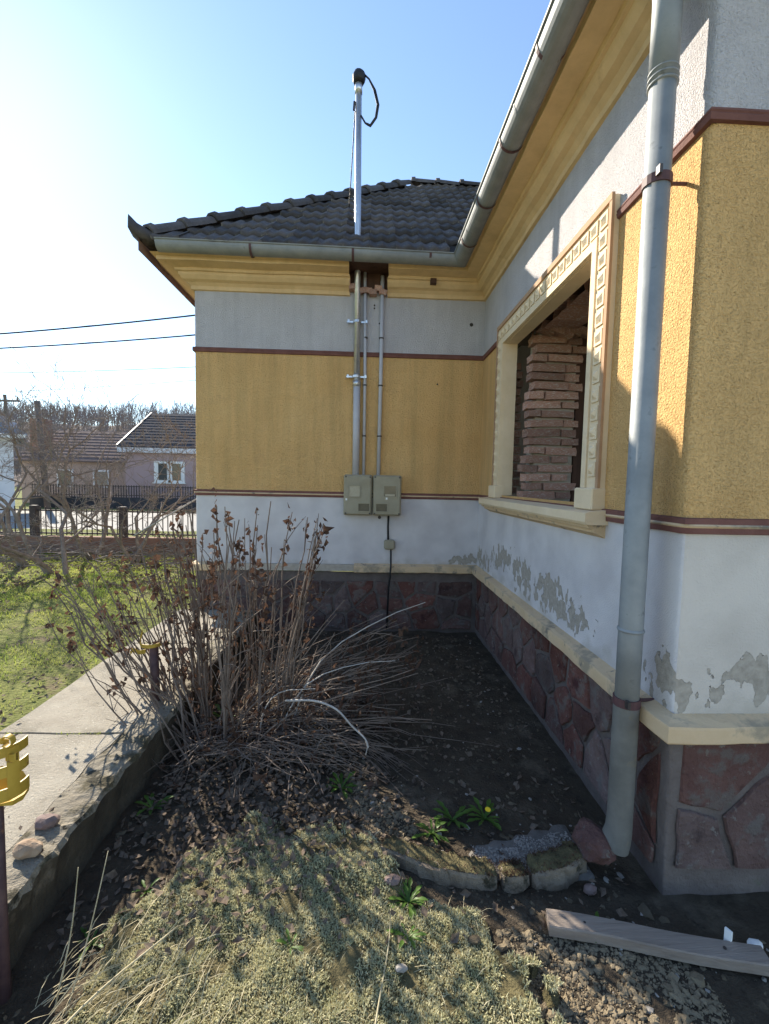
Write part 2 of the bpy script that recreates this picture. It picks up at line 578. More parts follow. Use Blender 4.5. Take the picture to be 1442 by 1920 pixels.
# concrete path with a crumbling kerb beside the bed
path = thing('path', None, None, (-1.5, 2.6, 0))
tag(path, None, kind='structure')

def edge_r(y):
    return -1.12 + .035 * nz(0, y, 2, 1.3) + .02 * nz(0, y, 5, 7)

def edge_l(y):
    return -1.93 + .02 * nz(3, y, 2, 2)

def slab(y0, y1):
    ys = np.linspace(y0, y1, max(3, int((y1 - y0) / .06)))
    top, bl, br = [], [], []
    rows = []
    for i, y in enumerate(ys):
        l, r = edge_l(y), edge_r(y) - .17 + .02 * nz(1, y, 8, 4)
        xs = np.linspace(l, r, 9)
        wig = .012 * nz(y0, 3, 0, 1)
        rows.append([(l, y, .1)] + [(x, y + (.012 * nz(x, y0, 1, 9) if i in (0, len(ys) - 1) else 0), .25 + .006 * nz(x, y, 0, 3)) for x in xs] + [(r, y, .0)])
    rows = np.array(rows)
    f = rows[0].copy()
    f[:, 2] = .05
    l = rows[-1].copy()
    l[:, 2] = .05
    return MB().sweep(np.concatenate([[f], rows, [l]])).build('slab', 'concrete', path)

slab(.35, 2.335)
slab(2.352, 3.66)
slab(3.675, 4.64)
g = MB()
for (y0, y1) in ((.35, 1.62), (1.621, 2.40), (2.401, 3.5), (3.501, 4.64)):
    ys = np.linspace(y0, y1, int((y1 - y0) / .03))
    rows = []
    for y in ys:
        r = edge_r(y)
        l = r - .168 + .02 * nz(1, y, 8, 4)
        c = .022 * nz(2, y, 1, 9)
        e = .014 * nz(5, y, 3, 9) + .012 * nz(5, y, 3, 33)
        rows.append([(l, y, .02), (l, y, .249 + .004 * nz(l, y, 0, 12)), (l + .06, y, .252 + .010 * nz(l, y, 4, 14)), (r - .05, y, .25 + .014 * nz(r, y, 4, 17)),
                     (r - .012 + e * .6, y, .243 + .016 * nz(r, y, 9, 15)), (r + e, y, .222 + .02 * nz(r, y, 2, 21)), (r + .6 * e - .012, y, .15), (r + .5 * c - .02, y, .08 + .02 * nz(2, y, 3, 10)), (r - .01 + .03 * nz(9, y, 3, 6), y, -.05)])
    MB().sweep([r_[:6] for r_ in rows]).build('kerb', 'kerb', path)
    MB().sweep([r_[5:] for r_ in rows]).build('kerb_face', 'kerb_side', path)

# ------------------------------------------------------------------ the house
house = thing('house', 'L-shaped single-storey house in ochre and grey roughcast with dark tiled hip roof', 'house', (1.2, 4.7, 0))
RC = .022

def ring(o, z, a=0, b=4, sharp=False):
    """plan line of the house moved outward by o: left side, wing front, inner corner, long wall, near face"""
    def arc(cx, cy):
        if sharp:
            return [(cx - RC - o, cy - RC - o, z)]
        return [(cx + (RC + o) * math.cos(t), cy + (RC + o) * math.sin(t), z) for t in np.linspace(math.pi, 1.5 * math.pi, 5)]
    segs = [[(XL - o, 9.7, z)], arc(XL + RC, YB + RC), [(XR - o, YB - o, z)], arc(XR + RC, YN + RC), [(5.2, YN - o, z)]]
    out = []
    for s_ in segs[a:b + 1]:
        out += s_
    return out

def waver(rows, amp):
    """break long straight runs into short pieces that wander by a few millimetres"""
    rows = np.array(rows)
    out = [[] for _ in rows]
    for k in range(rows.shape[1] - 1):
        L_ = np.linalg.norm(rows[0][k + 1] - rows[0][k])
        n = max(1, int(L_ / .09))
        for t in np.arange(n) / n:
            for i, r in enumerate(rows):
                p = r[k] * (1 - t) + r[k + 1] * t
                q = p.copy()
                if 0 < i < len(rows) - 1:
                    q += amp * np.array([nz(p[0], p[1], p[2] * .3, 3.1), nz(p[1], p[0], 5 + p[2] * .3, 3.1), nz(p[0], p[1], 9 + p[2] * .3, 2.3)])
                    q += amp * .5 * np.array([nz(p[0], p[1], p[2], 17), nz(p[1], p[0], p[2] + 3, 17), nz(p[0], p[1], p[2] + 7, 14)])
                out[i].append(q)
    for i, r in enumerate(rows):
        out[i].append(r[-1])
    return np.array(out)

def belt(name, prof, m, parent=house, smooth=False, amp=.006):
    return MB().sweep(waver([ring(o, z, sharp=prof[-1][0] == 0) for o, z in prof], amp)).build(name, m, parent, smooth)

belt('grey_wall', [(0, Z1 - .02), (-.0001, 3.60)], 'grey')
peel_front = peelmat('limewash_wing', 'X', [(1.08, .80, .20, .07, .1)])
peel_long = peelmat('limewash_long', 'Y', [(4.45, .86, .30, .10, 0), (3.85, .98, .38, .12, -.08), (3.3, .93, .32, .16, .05), (2.75, .92, .34, .13, -.02), (2.48, .90, .25, .10, 0), (1.70, .86, .10, .12, 0)])
peel_near = peelmat('limewash_near', 'X', [(1.55, .90, .33, .10, .12), (2.1, .95, .5, .13, 0), (1.26, .82, .1, .07, 0)], (.50, .455, .41), (.60, .55, .50))
for nm, mt_, i0, i1 in (('white_wall', peel_front, 0, 7), ('white_wall', peel_long, 6, 10), ('white_wall', peel_near, 9, 13)):
    MB().sweep([ring(0, .672)[i0:i1], ring(0, Z2 + .01)[i0:i1]]).build(nm, mt_, house)
# ochre field: wing front and side, near face, and the long wall round the window opening
WY0, WY1, WZ0, WZ1 = 2.37, 3.90, 1.53, 2.85
MB().sweep([ring(0, Z2)[:7], ring(0, Z1)[:7]]).build('ochre_wall', 'yellow', house)
NX0, NX1 = 1.98, 3.1  # added window opening, out of view, to light the brick jamb and room
nr = ring(0, 0)[7:-1]
MB().sweep([[(x, y, z) for x, y, _ in nr] + [(NX0, YN, z)] for z in (Z2, Z1)]).build('ochre_wall', 'yellow', house)
g = MB()
for x0_, x1_, z0_, z1_ in ((NX0, NX1, Z2, 1.53), (NX0, NX1, 2.85, Z1), (NX1, 5.2, Z2, Z1)):
    g.add([(x0_, YN, z0_), (x1_, YN, z0_), (x1_, YN, z1_), (x0_, YN, z1_)], [(0, 1, 2, 3)])
g.build('ochre_wall', 'yellow', house)
g = MB()
def rect_x(g, X, y0, y1, z0, z1):
    g.add([(X, y1, z0), (X, y0, z0), (X, y0, z1), (X, y1, z1)], [(0, 1, 2, 3)])
rect_x(g, XR, WY1, YB, Z2, Z1)
rect_x(g, XR, YN + RC, WY0, Z2, Z1)
rect_x(g, XR, WY0, WY1, Z2, WZ0)
rect_x(g, XR, WY0, WY1, WZ1, Z1)
g.build('ochre_wall', 'yellow', house)
# painted string lines
belt('upper_string_line', [(0, Z1 - .035), (.014, Z1 - .03), (.018, Z1 - .012), (.014, Z1 - .006), (.018, Z1), (.012, Z1 + .012), (0, Z1 + .016)], 'band')
belt('lower_string_line', [(0, Z2 - .03), (.010, Z2 - .028), (.014, Z2 - .006)], 'band')
belt('lower_string_stripe', [(.014, Z2 - .006), (.019, Z2 + .001), (.014, Z2 + .008)], 'ochre')
belt('lower_string_line', [(.014, Z2 + .008), (.012, Z2 + .028), (0, Z2 + .032)], 'band')

# cornice under the eaves
CP = [(0, 3.52), (.022, 3.525), (.024, 3.56), (.05, 3.585), (.085, 3.60), (.11, 3.63), (.115, 3.655), (.135, 3.66), (.14, 3.685), (.24, 3.70), (.255, 3.70),
      (.258, 3.735), (.30, 3.745)]
NA, NB = -.21, .17
def wv(z, k):
    return .02 * nz(z * 30, k, 0, 1)
MB().sweep(waver([ring(o, z, 0, 1, True) + [(NA + wv(z, 1), YB - o, z)] for o, z in CP], .006)).build('cornice', 'cornice', house)
MB().sweep(waver([[(NB + wv(z, 5), YB - o, z)] + ring(o, z, 2, 4, True) for o, z in CP], .006)).build('cornice', 'cornice', house)
for xx, k in ((NA, 1), (NB, 5)):
    MB().add([(xx + wv(z, k), YB - o, z) for o, z in CP] + [(xx + .03 * (1 if k == 5 else -1), YB, 3.745)], [tuple(range(len(CP) + 1))]).build('broken_edge', 'brick', house)
MB().bbox((NA - .1, YB - .012, 3.60), (NB + .1, YB + .02, 3.78)).build('notch_back', 'wood_dark', house)
MB().bbox((NA - .1, YB - .30, 3.748), (NB + .1, YB - .0, 3.765)).build('notch_top', 'wood_dark', house)
belt('eaves_board', [(.30, 3.745), (.335, 3.76), (.34, 3.83)], 'soffit')

# mouldings above the plinth (a stretch on the wing front has fallen off)
mp = [(0, ZM + .012), (.04, ZM), (.062, ZM - .006), (.064, ZM - .016), (.064, ZM - .068), (.056, ZM - .076), (0, ZM - .082)]
def moulding(pts_of):
    MB().sweep(waver([pts_of(o, z) for o, z in mp], .012)).build('plinth_moulding', 'ochre', house)
moulding(lambda o, z: ring(o, z, 2, 4, True))
moulding(lambda o, z: [(-.12, YB - o, z), (.3, YB - o, z), (XR - o, YB - o, z)])
moulding(lambda o, z: [(XL - o, 9.7, z), (XL - o, YB - o, z), (-1.52, YB - o, z)])
for xx, sgn in ((-.12, -1), (-1.52, 1)):
    MB().add([(xx, YB - o, z) for o, z in mp], [tuple(range(len(mp)))]).build('moulding_end', 'mortar', house)

# plinth with irregular stones
plinth = belt('plinth', [(-.02, -.15), (-.0001, .66)], 'plinthm')

def clip(poly, p, n):
    out = []
    for i in range(len(poly)):
        a_, b_ = poly[i], poly[(i + 1) % len(poly)]
        da, db = (a_ - p).dot(n), (b_ - p).dot(n)
        if da <= 0:
            out.append(a_)
        if da * db < 0:
            out.append(a_ + (b_ - a_) * (da / (da - db)))
    return out

def stones(u0, u1, z0, z1, su, sz, to3, seed, skip=None):
    rr = random.Random(seed)
    nu, nzz = max(1, round((u1 - u0) / su)), max(1, round((z1 - z0) / sz))
    pts = []
    for j in range(nzz):
        for i in range(nu):
            pts.append(Vector((u0 + (i + .5 + (.25 if j % 2 else -.25) + rr.uniform(-.34, .34)) * (u1 - u0) / nu,
                               z0 + (j + .5 + rr.uniform(-.32, .32)) * (z1 - z0) / nzz)))
    for i, p in enumerate(pts):
        if skip and skip(p):
            continue
        poly = [Vector((u0, z0)), Vector((u1, z0)), Vector((u1, z1)), Vector((u0, z1))]
        for j, q in enumerate(pts):
            if i != j and (q - p).length < 3 * max(su, sz):
                poly = clip(poly, (p + q) / 2, (q - p))
                if len(poly) < 3:
                    break
        if len(poly) < 3:
            continue
        c = sum(poly, Vector((0, 0))) / len(poly)
        fine = []
        for k in range(len(poly)):
            a_, b_ = poly[k], poly[(k + 1) % len(poly)]
            for t in (0, .33, .66):
                q = a_.lerp(b_, t)
                d = (q - c)
                if d.length < .03:
                    continue
                q = c + d * (1 - (.007 + rr.uniform(0, .014)) / d.length - (.06 * rr.random() if t == 0 else 0))
                fine.append(q)
        if len(fine) < 4:
            continue
        h = rr.uniform(.003, .014) * (.6 if su > .3 else 1)
        n = len(fine)
        v = [to3(q.x, q.y, -.004) for q in fine] + [to3(c.x + (q.x - c.x) * .96, c.y + (q.y - c.y) * .96, h * .75) for q in fine] + \
            [to3(c.x + (q.x - c.x) * .80, c.y + (q.y - c.y) * .80, h + rr.uniform(-.003, .004)) for q in fine] + [to3(c.x, c.y, h + rr.uniform(-.002, .006))]
        f = [(k, (k + 1) % n, n + (k + 1) % n, n + k) for k in range(n)] + [(n + k, n + (k + 1) % n, 2 * n + (k + 1) % n, 2 * n + k) for k in range(n)] + \
            [(2 * n + k, 2 * n + (k + 1) % n, 3 * n) for k in range(n)]
        MB().add(v, f).build('stone', 'stone', plinth, smooth=False)

stones(-4.66, -1.66, .06, .645, .27, .20, lambda u, z, h: (XR - h, -u, z), 3)
stones(1.235, 2.9, .10, .645, .36, .30, lambda u, z, h: (u, YN - h, z), 9)
stones(-1.76, 1.17, .03, .57, .27, .19, lambda u, z, h: (u, YB - h, z), 5)
# bare bricks where the moulding fell off
bm = MB().cbox((0, 0, 0), (.235, .08, .062), .006).build('brick', 'brick', plinth)
bm.location = Vector((-1.36, YB - .012, .635)) - rootloc(plinth)
for k in range(1, 5):
    link_copy(bm.data, 'brick', plinth, (-1.36 + k * .252 + R.uniform(-.006, .006), YB - .012 + R.uniform(-.012, .012), .635 + R.uniform(-.004, .004)), (0, R.uniform(-.02, .02), R.uniform(-.04, .04)))
MB().bbox((-1.52, YB - .035, .672), (-.12, YB + .01, .742)).build('mortar_bed', 'mortar', plinth)

# roof ------------------------------------------------------------
EO, EZ, RUN = .36, 3.815, 2.685
hx, hy = XL - EO, YB - EO
zt = EZ + RUN * SLOPE
ax, ay = hx + RUN, hy + RUN
vx = XR - EO
rv = [(hx, hy, EZ), (hx, hy + 2 * RUN, EZ), (ax, ay, zt), (vx, hy, EZ), (vx + RUN, hy + RUN, zt), (vx, YN - EO, EZ), (vx + RUN, YN - EO + RUN, zt), (vx + 2 * RUN, YN - EO, EZ),
      (vx + 2 * RUN, hy + 2 * RUN, EZ)]
roof = MB().add(rv, [(0, 3, 4, 2), (1, 0, 2), (3, 5, 6, 4), (5, 7, 6), (1, 2, 4, 8), (7, 8, 4, 6)]).build('roof', 'underlay', house)
# one wavy clay tile: two rolls wide, with a thick lower lip
TW, TE = .25, .293
nvv = 13
us = np.linspace(-TW / 2, TW / 2 + .012, nvv)
prof = .010 * (np.cos((us / TW) * 4 * math.pi)) ** 1
Lt = .335
g = MB()
low = [(u, -.0, .040 + p) for u, p in zip(us, prof)]
mid = [(u, Lt * .5, .024 + p) for u, p in zip(us, prof)]
hi = [(u, Lt, .008 + p) for u, p in zip(us, prof)]
lip = [(u, .004, .004 + p * .9) for u, p in zip(us, prof)]
g.sweep([lip, low, mid, hi])
g.add([lip[0], low[0], mid[0], hi[0], (us[0], Lt, -.02)], [(0, 1, 2, 3, 4)])
slope_len = RUN * math.hypot(1, SLOPE)
ang = math.atan(SLOPE)
tile0 = g.build('tile', 'tile', None, smooth=True)
tm = tile0.data
bpy.data.objects.remove(tile0)
rows_n = int(slope_len / TE) + 1
for i in range(rows_n):
    d = i * TE - .045
    y, z = hy + d * math.cos(ang), EZ + d * math.sin(ang)
    h = max(0, d + .12) * math.cos(ang)
    x = hx + h + .06
    xe = min(vx + h - .05, 2.35)
    off = hx + (i % 2) * 0
    k0 = math.ceil((x - off) / TW)
    k = k0
    while off + k * TW < xe:
        link_copy(tm, 'tile', roof, (off + k * TW + R.uniform(-.005, .005), y + R.uniform(-.008, .008), z + R.uniform(-.002, .005)), (ang + R.uniform(-.012, .012), R.uniform(-.012, .012), R.uniform(-.015, .015)))
        k += 1
# hip and ridge caps with a thick collar
def cap_mesh(L):
    g = MB()
    an = np.linspace(-.15, math.pi + .15, 9)
    def row(y, r, zz):
        return [(r * math.cos(t), y, zz + r * math.sin(t) * .85) for t in an]
    g.sweep([row(0, .085, -.03), row(0, .112, -.03), row(.055, .116, -.03), row(.06, .096, -.03), row(L, .084, -.035), row(L, .06, -.035)])
    return g
cm0 = cap_mesh(.36).build('ridge_cap', 'tile', None)
cm = cm0.data
bpy.data.objects.remove(cm0)
def caps(p0, p1, n, name='hip_cap'):
    p0, p1 = Vector(p0), Vector(p1)
    d = (p1 - p0)
    e = d.to_track_quat('Y', 'Z').to_euler()
    for k in range(n):
        link_copy(cm, name, roof, p0 + d * (k / n) + Vector((0, 0, .045)), (e.x + R.uniform(-.02, .02), e.y + R.uniform(-.03, .03), e.z + R.uniform(-.02, .02)))
caps((hx + .05, hy + .05, EZ + .045), (ax, ay, zt), 12)
caps((ax + .05, ay, zt), (vx + RUN, ay, zt), 8, 'ridge_cap')
caps((vx, YN - EO, EZ), (vx + RUN, YN - EO + RUN, zt), 12)
# upturned corner tile at the foot of the hip
g = MB()
rows = []
dg = np.array([.7071, .7071, 0])
sd_ = np.array([.7071, -.7071, 0])
for t, lift, wd in ((-.16, .13, .02), (-.10, .085, .07), (0, .05, .11), (.14, .075, .12), (.3, .17, .11)):
    c = np.array([hx + .05, hy + .05, EZ]) + dg * t
    rows.append([c - sd_ * wd + (0, 0, lift - .05), c - sd_ * wd * .6 + (0, 0, lift + .035), c + (0, 0, lift + .06), c + sd_ * wd * .6 + (0, 0, lift + .035), c + sd_ * wd + (0, 0, lift - .05), c + (0, 0, lift - .06)])
g.sweep(rows, closed=True)
g.add(rows[0], [(0, 1, 2, 3, 4, 5)])
g.build('corner_tile', 'tile', roof, smooth=True)
MB().add([(hx - .004, hy - .01, EZ - .10), (hx - .004, 9.7, EZ - .10), (hx - .004, 9.7, EZ + .05), (hx - .004, hy - .01, EZ + .05)], [(0, 1, 2, 3)]).build('verge_board', 'soffit', roof)

# gutters ----------------------------------------------------------
GO, GZ, GR = .335, 3.79, .074
def gutter(pts):
    """half-round trough swept along plan points given as offset functions"""
    prof = [(GR * math.cos(t), GR * math.sin(t) * 1.0) for t in np.linspace(-.05 * math.pi, -math.pi, 13)]
    inner = [((GR - .006) * math.cos(t), (GR - .006) * math.sin(t)) for t in np.linspace(-math.pi, -.05 * math.pi, 13)]
    bead = [(-GR - .010, .004), (-GR - .012, .012), (-GR - .002, .014)]
    pf = prof + bead + inner
    return MB().sweep([pts(GO - dx, GZ + dz) for dx, dz in pf] + [pts(GO - pf[0][0], GZ + pf[0][1])])
# outward is larger offset, so profile x runs from the house (+) to the street (-)
g1 = gutter(lambda o, z: [(XL - .20, YB - o, z + .012), (-.5, YB - o, z + .004), (XR - o, YB - o, z - .012), (XR - o, 3.0, z - .016), (XR - o, YN - .25, z - .03)])
gut = g1.build('gutter', 'zinc', house)
for x in (XL - .202,):
    MB().add([(x, YB - GO + GR * math.cos(t), GZ + .012 + GR * math.sin(t)) for t in np.linspace(0, -math.pi, 13)], [tuple(range(13))]).build('gutter_end', 'zinc', gut)
def strap(px, py, along, w_=.022):
    rows = []
    for s_ in (-w_ / 2, w_ / 2):
        row = []
        for t in np.linspace(.02 * math.pi, -1.02 * math.pi, 15):
            r = GR + .005
            if along == 'x':
                row.append((px + s_, YB - GO + r * math.cos(t), GZ + r * math.sin(t)))
            else:
                row.append((XR - GO + r * math.cos(t), py + s_, GZ - .016 + r * math.sin(t)))
        rows.append(row)
    MB().sweep(rows).build('gutter_bracket', 'strap', gut)
for x in (-1.12, -.17, .56):
    strap(x, 0, 'x')
for y in (4.0, 3.45, 2.88, 2.28, 1.72):
    strap(0, y, 'y')
for p, ax_ in (((.42, 0), 'x'), ((0, 3.85), 'y'), ((0, 2.62), 'y')):
    rows = []
    for s_ in (-.006, .006):
        rows.append([(p[0] + s_, YB - GO + (GR + .003) * math.cos(t), GZ + (GR + .003) * math.sin(t)) if ax_ == 'x' else
                     (XR - GO + (GR + .003) * math.cos(t), p[1] + s_, GZ - .016 + (GR + .003) * math.sin(t)) for t in np.linspace(0, -math.pi, 15)])
    MB().sweep(rows).build('gutter_seam', 'zinc', gut)

# downpipe at the near corner ---------------------------------------
PX, PY, PR = 1.085, 1.727, .046
def crook(pts, r, n=20):
    return MB().tube(pts, r, n)
dp = crook([(PX, PY, .73), (PX, PY, 1.05), (PX, PY, 3.45)], PR).build('downpipe', 'zinc', house, smooth=True)
crook([(PX, PY, 3.14), (PX, PY, 3.44), (PX - .008, PY, 3.50), (PX - .06, PY, 3.57), (XR - GO + .03, PY, 3.66), (XR - GO, PY, 3.74)], PR + .004).build('elbow', 'zinc', dp, smooth=True)
for k in range(3):
    MB().tube([(PX, PY, 3.125 + .022 * k), (PX, PY, 3.131 + .022 * k)], PR + .007, 20).build('crimp', 'zinc', dp, smooth=True)
MB().tube([(PX, PY, 1.035), (PX, PY, 1.043), (PX, PY, 1.051)], [PR + .002, PR + .006, PR + .002], 20).build('pipe_seam', 'zinc', dp)
# bent shoe at the bottom
g = MB()
g.tube([(PX - .016, PY + .004, .115), (PX - .008, PY + .002, .15), (PX - .002, PY, .19), (PX, PY, .25), (PX, PY, .4), (PX, PY, .74)], [PR + .012, PR + .009, PR + .005, PR + .003, PR + .003, PR + .003], 20, cap=False)
g.build('shoe', 'zinc_warm', dp, smooth=True)
v, f = lump((PX - .085, PY + .03, .10), (.075, .10, .06), 21, 3, .3)
MB().add(v, f).build('outfall_stone', 'stone', plinth)
for z, nm in ((2.78, 'pipe_clamp'), (.745, 'pipe_clamp')):
    cl_ = MB().tube([(PX, PY, z - .017), (PX, PY, z + .017)], PR + .006, 20).build(nm, 'strap', dp)
    MB().tube([(PX, PY, z), (XR + .02, PY, z + .004)], .007, 6).build('clamp_rod', 'strap', cl_)
    MB().box((PX - .03, PY - PR - .012, z + .01), (.012, .022, .03)).build('clamp_lug', 'steel_dark', cl_)

# window -----------------------------------------------------------
FX = XR - .032
FO = .18
sur = MB()
# flat frame with outer rim, drawn as four boards round the opening
def board(g, y0, y1, z0, z1, x0=FX, x1=XR + .004):
    g.bbox((x0, y0, z0), (x1, y1, z1))
board(sur, WY0 - FO, WY0, WZ0 + .08, WZ1)
board(sur, WY1, WY1 + FO, WZ0 + .08, WZ1)
board(sur, WY0 - FO, WY1 + FO, WZ1 + .0005, WZ1 + FO + .005)
surround = sur.build('window_surround', 'cream', house)
g = MB()
rim = .022
board(g, WY0 - FO - .004, WY0 - FO + rim, WZ0 + .085, WZ1 + FO - rim, FX - .010, FX + .004)
board(g, WY1 + FO - rim, WY1 + FO + .004, WZ0 + .085, WZ1 + FO - rim, FX - .010, FX + .004)
board(g, WY0 - FO - .004, WY1 + FO + .004, WZ1 + FO - rim, WZ1 + FO + .012, FX - .012, FX + .004)
g.build('outer_rim', 'brown_line', surround)
g = MB()
board(g, WY0 - .052, WY0 - .004, WZ0 + .085, WZ1 + .052, FX - .010, FX + .02)
board(g, WY1 + .004, WY1 + .052, WZ0 + .085, WZ1 + .052, FX - .010, FX + .02)
board(g, WY0 - .003, WY1 + .003, WZ1 + .004, WZ1 + .052, FX - .009, FX + .02)
g.build('inner_rim', 'cream', surround)
bs, bp = .074, .0955
g = MB()
hb = bs / 2
g.add([(0, -hb, -hb), (0, hb, -hb), (0, hb, hb), (0, -hb, hb), (-.006, -hb, -hb), (-.006, hb, -hb), (-.006, hb, hb), (-.006, -hb, hb),
       (-.006, -hb + .013, -hb + .013), (-.006, hb - .013, -hb + .013), (-.006, hb - .013, hb - .013), (-.006, -hb + .013, hb - .013), (-.022, 0, 0)],
      [(0, 1, 5, 4), (1, 2, 6, 5), (2, 3, 7, 6), (3, 0, 4, 7), (4, 5, 9, 8), (5, 6, 10, 9), (6, 7, 11, 10), (7, 4, 8, 11), (8, 9, 12), (9, 10, 12), (10, 11, 12), (11, 8, 12)])
b0 = g.build('diamond_block', 'cream', None)
bmesh_ = b0.data
bpy.data.objects.remove(b0)
cy = FO / 2 + .015
zz = WZ1 + FO / 2 + .012
nb = int(round((WY1 - WY0 + 2 * cy) / bp))
for k in range(nb + 1):
    link_copy(bmesh_, 'diamond_block', surround, (FX - .001, WY0 - cy + (WY1 - WY0 + 2 * cy) * k / nb, zz))
k = 1
while zz - k * bp > WZ0 + .12:
    for yy in (WY0 - cy, WY1 + cy):
        link_copy(bmesh_, 'diamond_block', surround, (FX - .001, yy, zz - k * bp))
    k += 1
# foot blocks and sill
for yy in (WY0 - FO / 2, WY1 + FO / 2):
    MB().cbox((FX + .005, yy, WZ0 + .028), (.085, FO + .012, .112), .006).build('foot_block', 'cream', surround)
g = MB()
sy0, sy1 = WY0 - FO - .045, WY1 + FO + .16
sp = [(XR + .10, WZ0 - .012), (FX - .06, WZ0 - .035), (FX - .085, WZ0 - .04), (FX - .085, WZ0 - .085), (FX - .075, WZ0 - .10)]
g.sweep([[(x, sy0, z) for x, z in sp], [(x, 2.95, z) for x, z in sp], [(x, sy1, z) for x, z in sp]])
for yy in (sy0, sy1):
    g.add([(x, yy, z) for x, z in sp] + [(XR + .1, yy, WZ0 - .10)], [(0, 1, 2, 3, 4, 5)])
g.build('sill', 'cream', surround)
g = MB()
sp = [(FX - .060, WZ0 - .098), (FX - .055, WZ0 - .118), (FX - .030, WZ0 - .125), (FX - .028, WZ0 - .14), (FX + .01, WZ0 - .155), (XR + .01, WZ0 - .175)]
sy0 += .02
g.sweep([[(x, sy0, z) for x, z in sp], [(x, sy1, z) for x, z in sp]])
for yy in (sy0, sy1):
    g.add([(x, yy, z) for x, z in sp] + [(XR + .01, yy, WZ0 - .098)], [tuple(range(7))])
g.build('sill_moulding', 'ochre', surround)
# plaster reveals
g = MB()
g.bbox((FX + .02, WY0 - .03, WZ0 - .0), (XR + .09, WY0 + .003, WZ1 - .001))
g.bbox((FX + .02, WY1 - .003, WZ0 - .0), (XR + .09, WY1 + .03, WZ1 - .001))
g.bbox((FX + .02, WY0 - .03, WZ1 - .004), (XR + .09, WY1 + .03, WZ1 + .03))
g.build('reveal', 'cream', surround)
# broken brick jamb deep in the opening
jamb = thing('brick_jamb_core', None, None, (0, 0, 0))
bpy.data.objects.remove(jamb)
JX0, JX1, JY = XR + .115, XR + .63, 3.705
jamb = MB().bbox((JX0 + .10, JY + .035, WZ0 - .06), (JX0 + .43, JY + .22, WZ1 + .1)).build('brick_jamb', 'mortar', house)
def brick_shape(seed):
    rr = random.Random(seed)
    me = MB().cbox((0, 0, 0), (1, 1, 1), .001)
    g = MB()
    # chipped brick: unit box split into a small grid and worn at the edges
    n = 3
    v = []
    for x in np.linspace(-.5, .5, 4):
        for z in (-.5, 0, .5):
            for y in (-.5, .5):
                e = (abs(x) > .4) + (abs(z) > .4)
                v.append((x + rr.uniform(-.02, .02), y * (1 - .06 * e * rr.random()) + rr.uniform(-.03, .03), z * (1 - .10 * e * rr.random()) + rr.uniform(-.05, .05)))
    def I(a, b, c):
        return (a * 3 + b) * 2 + c
    f = []
    for a in range(3):
        for b in range(2):
            f.append((I(a, b, 0), I(a + 1, b, 0), I(a + 1, b + 1, 0), I(a, b + 1, 0)))
        f.append((I(a, 2, 0), I(a + 1, 2, 0), I(a + 1, 2, 1), I(a, 2, 1)))
        f.append((I(a, 0, 1), I(a + 1, 0, 1), I(a + 1, 0, 0), I(a, 0, 0)))
    for b in range(2):
        f.append((I(0, b, 1), I(0, b, 0), I(0, b + 1, 0), I(0, b + 1, 1)))
        f.append((I(3, b, 0), I(3, b, 1), I(3, b + 1, 1), I(3, b + 1, 0)))
    o = MB().add(v, f).build('brick', 'brick', None)
    d = o.data
    bpy.data.objects.remove(o)
    return d
BR = [brick_shape(s_) for s_ in range(6)]
nc = 18
ch = (WZ1 + .02 - WZ0 + .03) / nc
for c in range(nc):
    z = WZ0 - .03 + (c + .5) * ch
    lean = (c / nc) * .05 + .012 * math.sin(c * 1.7)
    lens = [(.29, .13), (.14, .28), (.29, .14), (.13, .29)][c % 4 if R.random() < .8 else 0]
    x = JX0 + lean + R.uniform(-.02, .02)
    for L_ in lens:
        if R.random() < .06:
            L_ *= .75
        link_copy(R.choice(BR), 'brick', jamb, (x + L_ / 2, JY + .06 + R.uniform(-.022, .012), z + R.uniform(-.003, .003)), (R.uniform(-.05, .05), R.uniform(-.03, .03), R.uniform(-.07, .07)), (L_ - .006, .12, ch - .010 + R.uniform(-.012, .003)))
        x += L_ + R.uniform(.004, .014)
# bricks in the rebate behind the far reveal
for c in range(16):
    z = WZ0 + .0 + (c + .5) * ch
    link_copy(R.choice(BR), 'brick', jamb, (XR + .155 + R.uniform(-.015, .015), 4.16 + R.uniform(-.02, .02), z), (0, R.uniform(-.03, .03), R.uniform(-.1, .1)), (.12, .12, ch - .014))
# bricks above the opening and rough lintel
for c in range(6):
    link_copy(R.choice(BR), 'brick', jamb, (XR + .34 + R.uniform(-.02, .02), 2.55 + c * .24, WZ1 + .075 + R.uniform(-.015, .01)), (0, R.uniform(-.04, .04), math.pi / 2 + R.uniform(-.04, .04)), (.22, .30, .075))
for c in range(5):
    link_copy(R.choice(BR), 'brick', jamb, (XR + .25 + c * .075, JY - .03 + R.uniform(-.02, .03), WZ1 + .03 + R.uniform(-.01, .03)), (R.uniform(-.2, .2), .35 + R.uniform(-.1, .1), R.uniform(-.2, .2)), (.12, .14, .06))
MB().bbox((XR + .10, WY0 - .1, WZ1 + .11), (XR + .64, 4.3, WZ1 + .17)).build('lintel', 'wood_dark', house)
g = MB()
g.bbox((JX1 - .075, JY + .03, WZ0 - .1), (JX1 - .005, JY + .11, WZ1 + .1))
g.bbox((JX1 + .02, JY - .04, WZ0 - .1), (JX1 + .06, JY + .11, WZ1 + .1))
g.build('inner_casing', 'wood_dark', house)
g = MB()
g.bbox((XR + .09, WY0 - .35, WZ0 - .16), (JX1, 4.25, WZ0 - .045))
g.build('inner_ledge', 'mortar', house)
g = MB()
g.bbox((XR + .12, WY0 - .42, WZ0 - .1), (JX1 - .1, WY0 - .02, WZ1 + .1))
g.build('near_jamb', 'mortar', house)
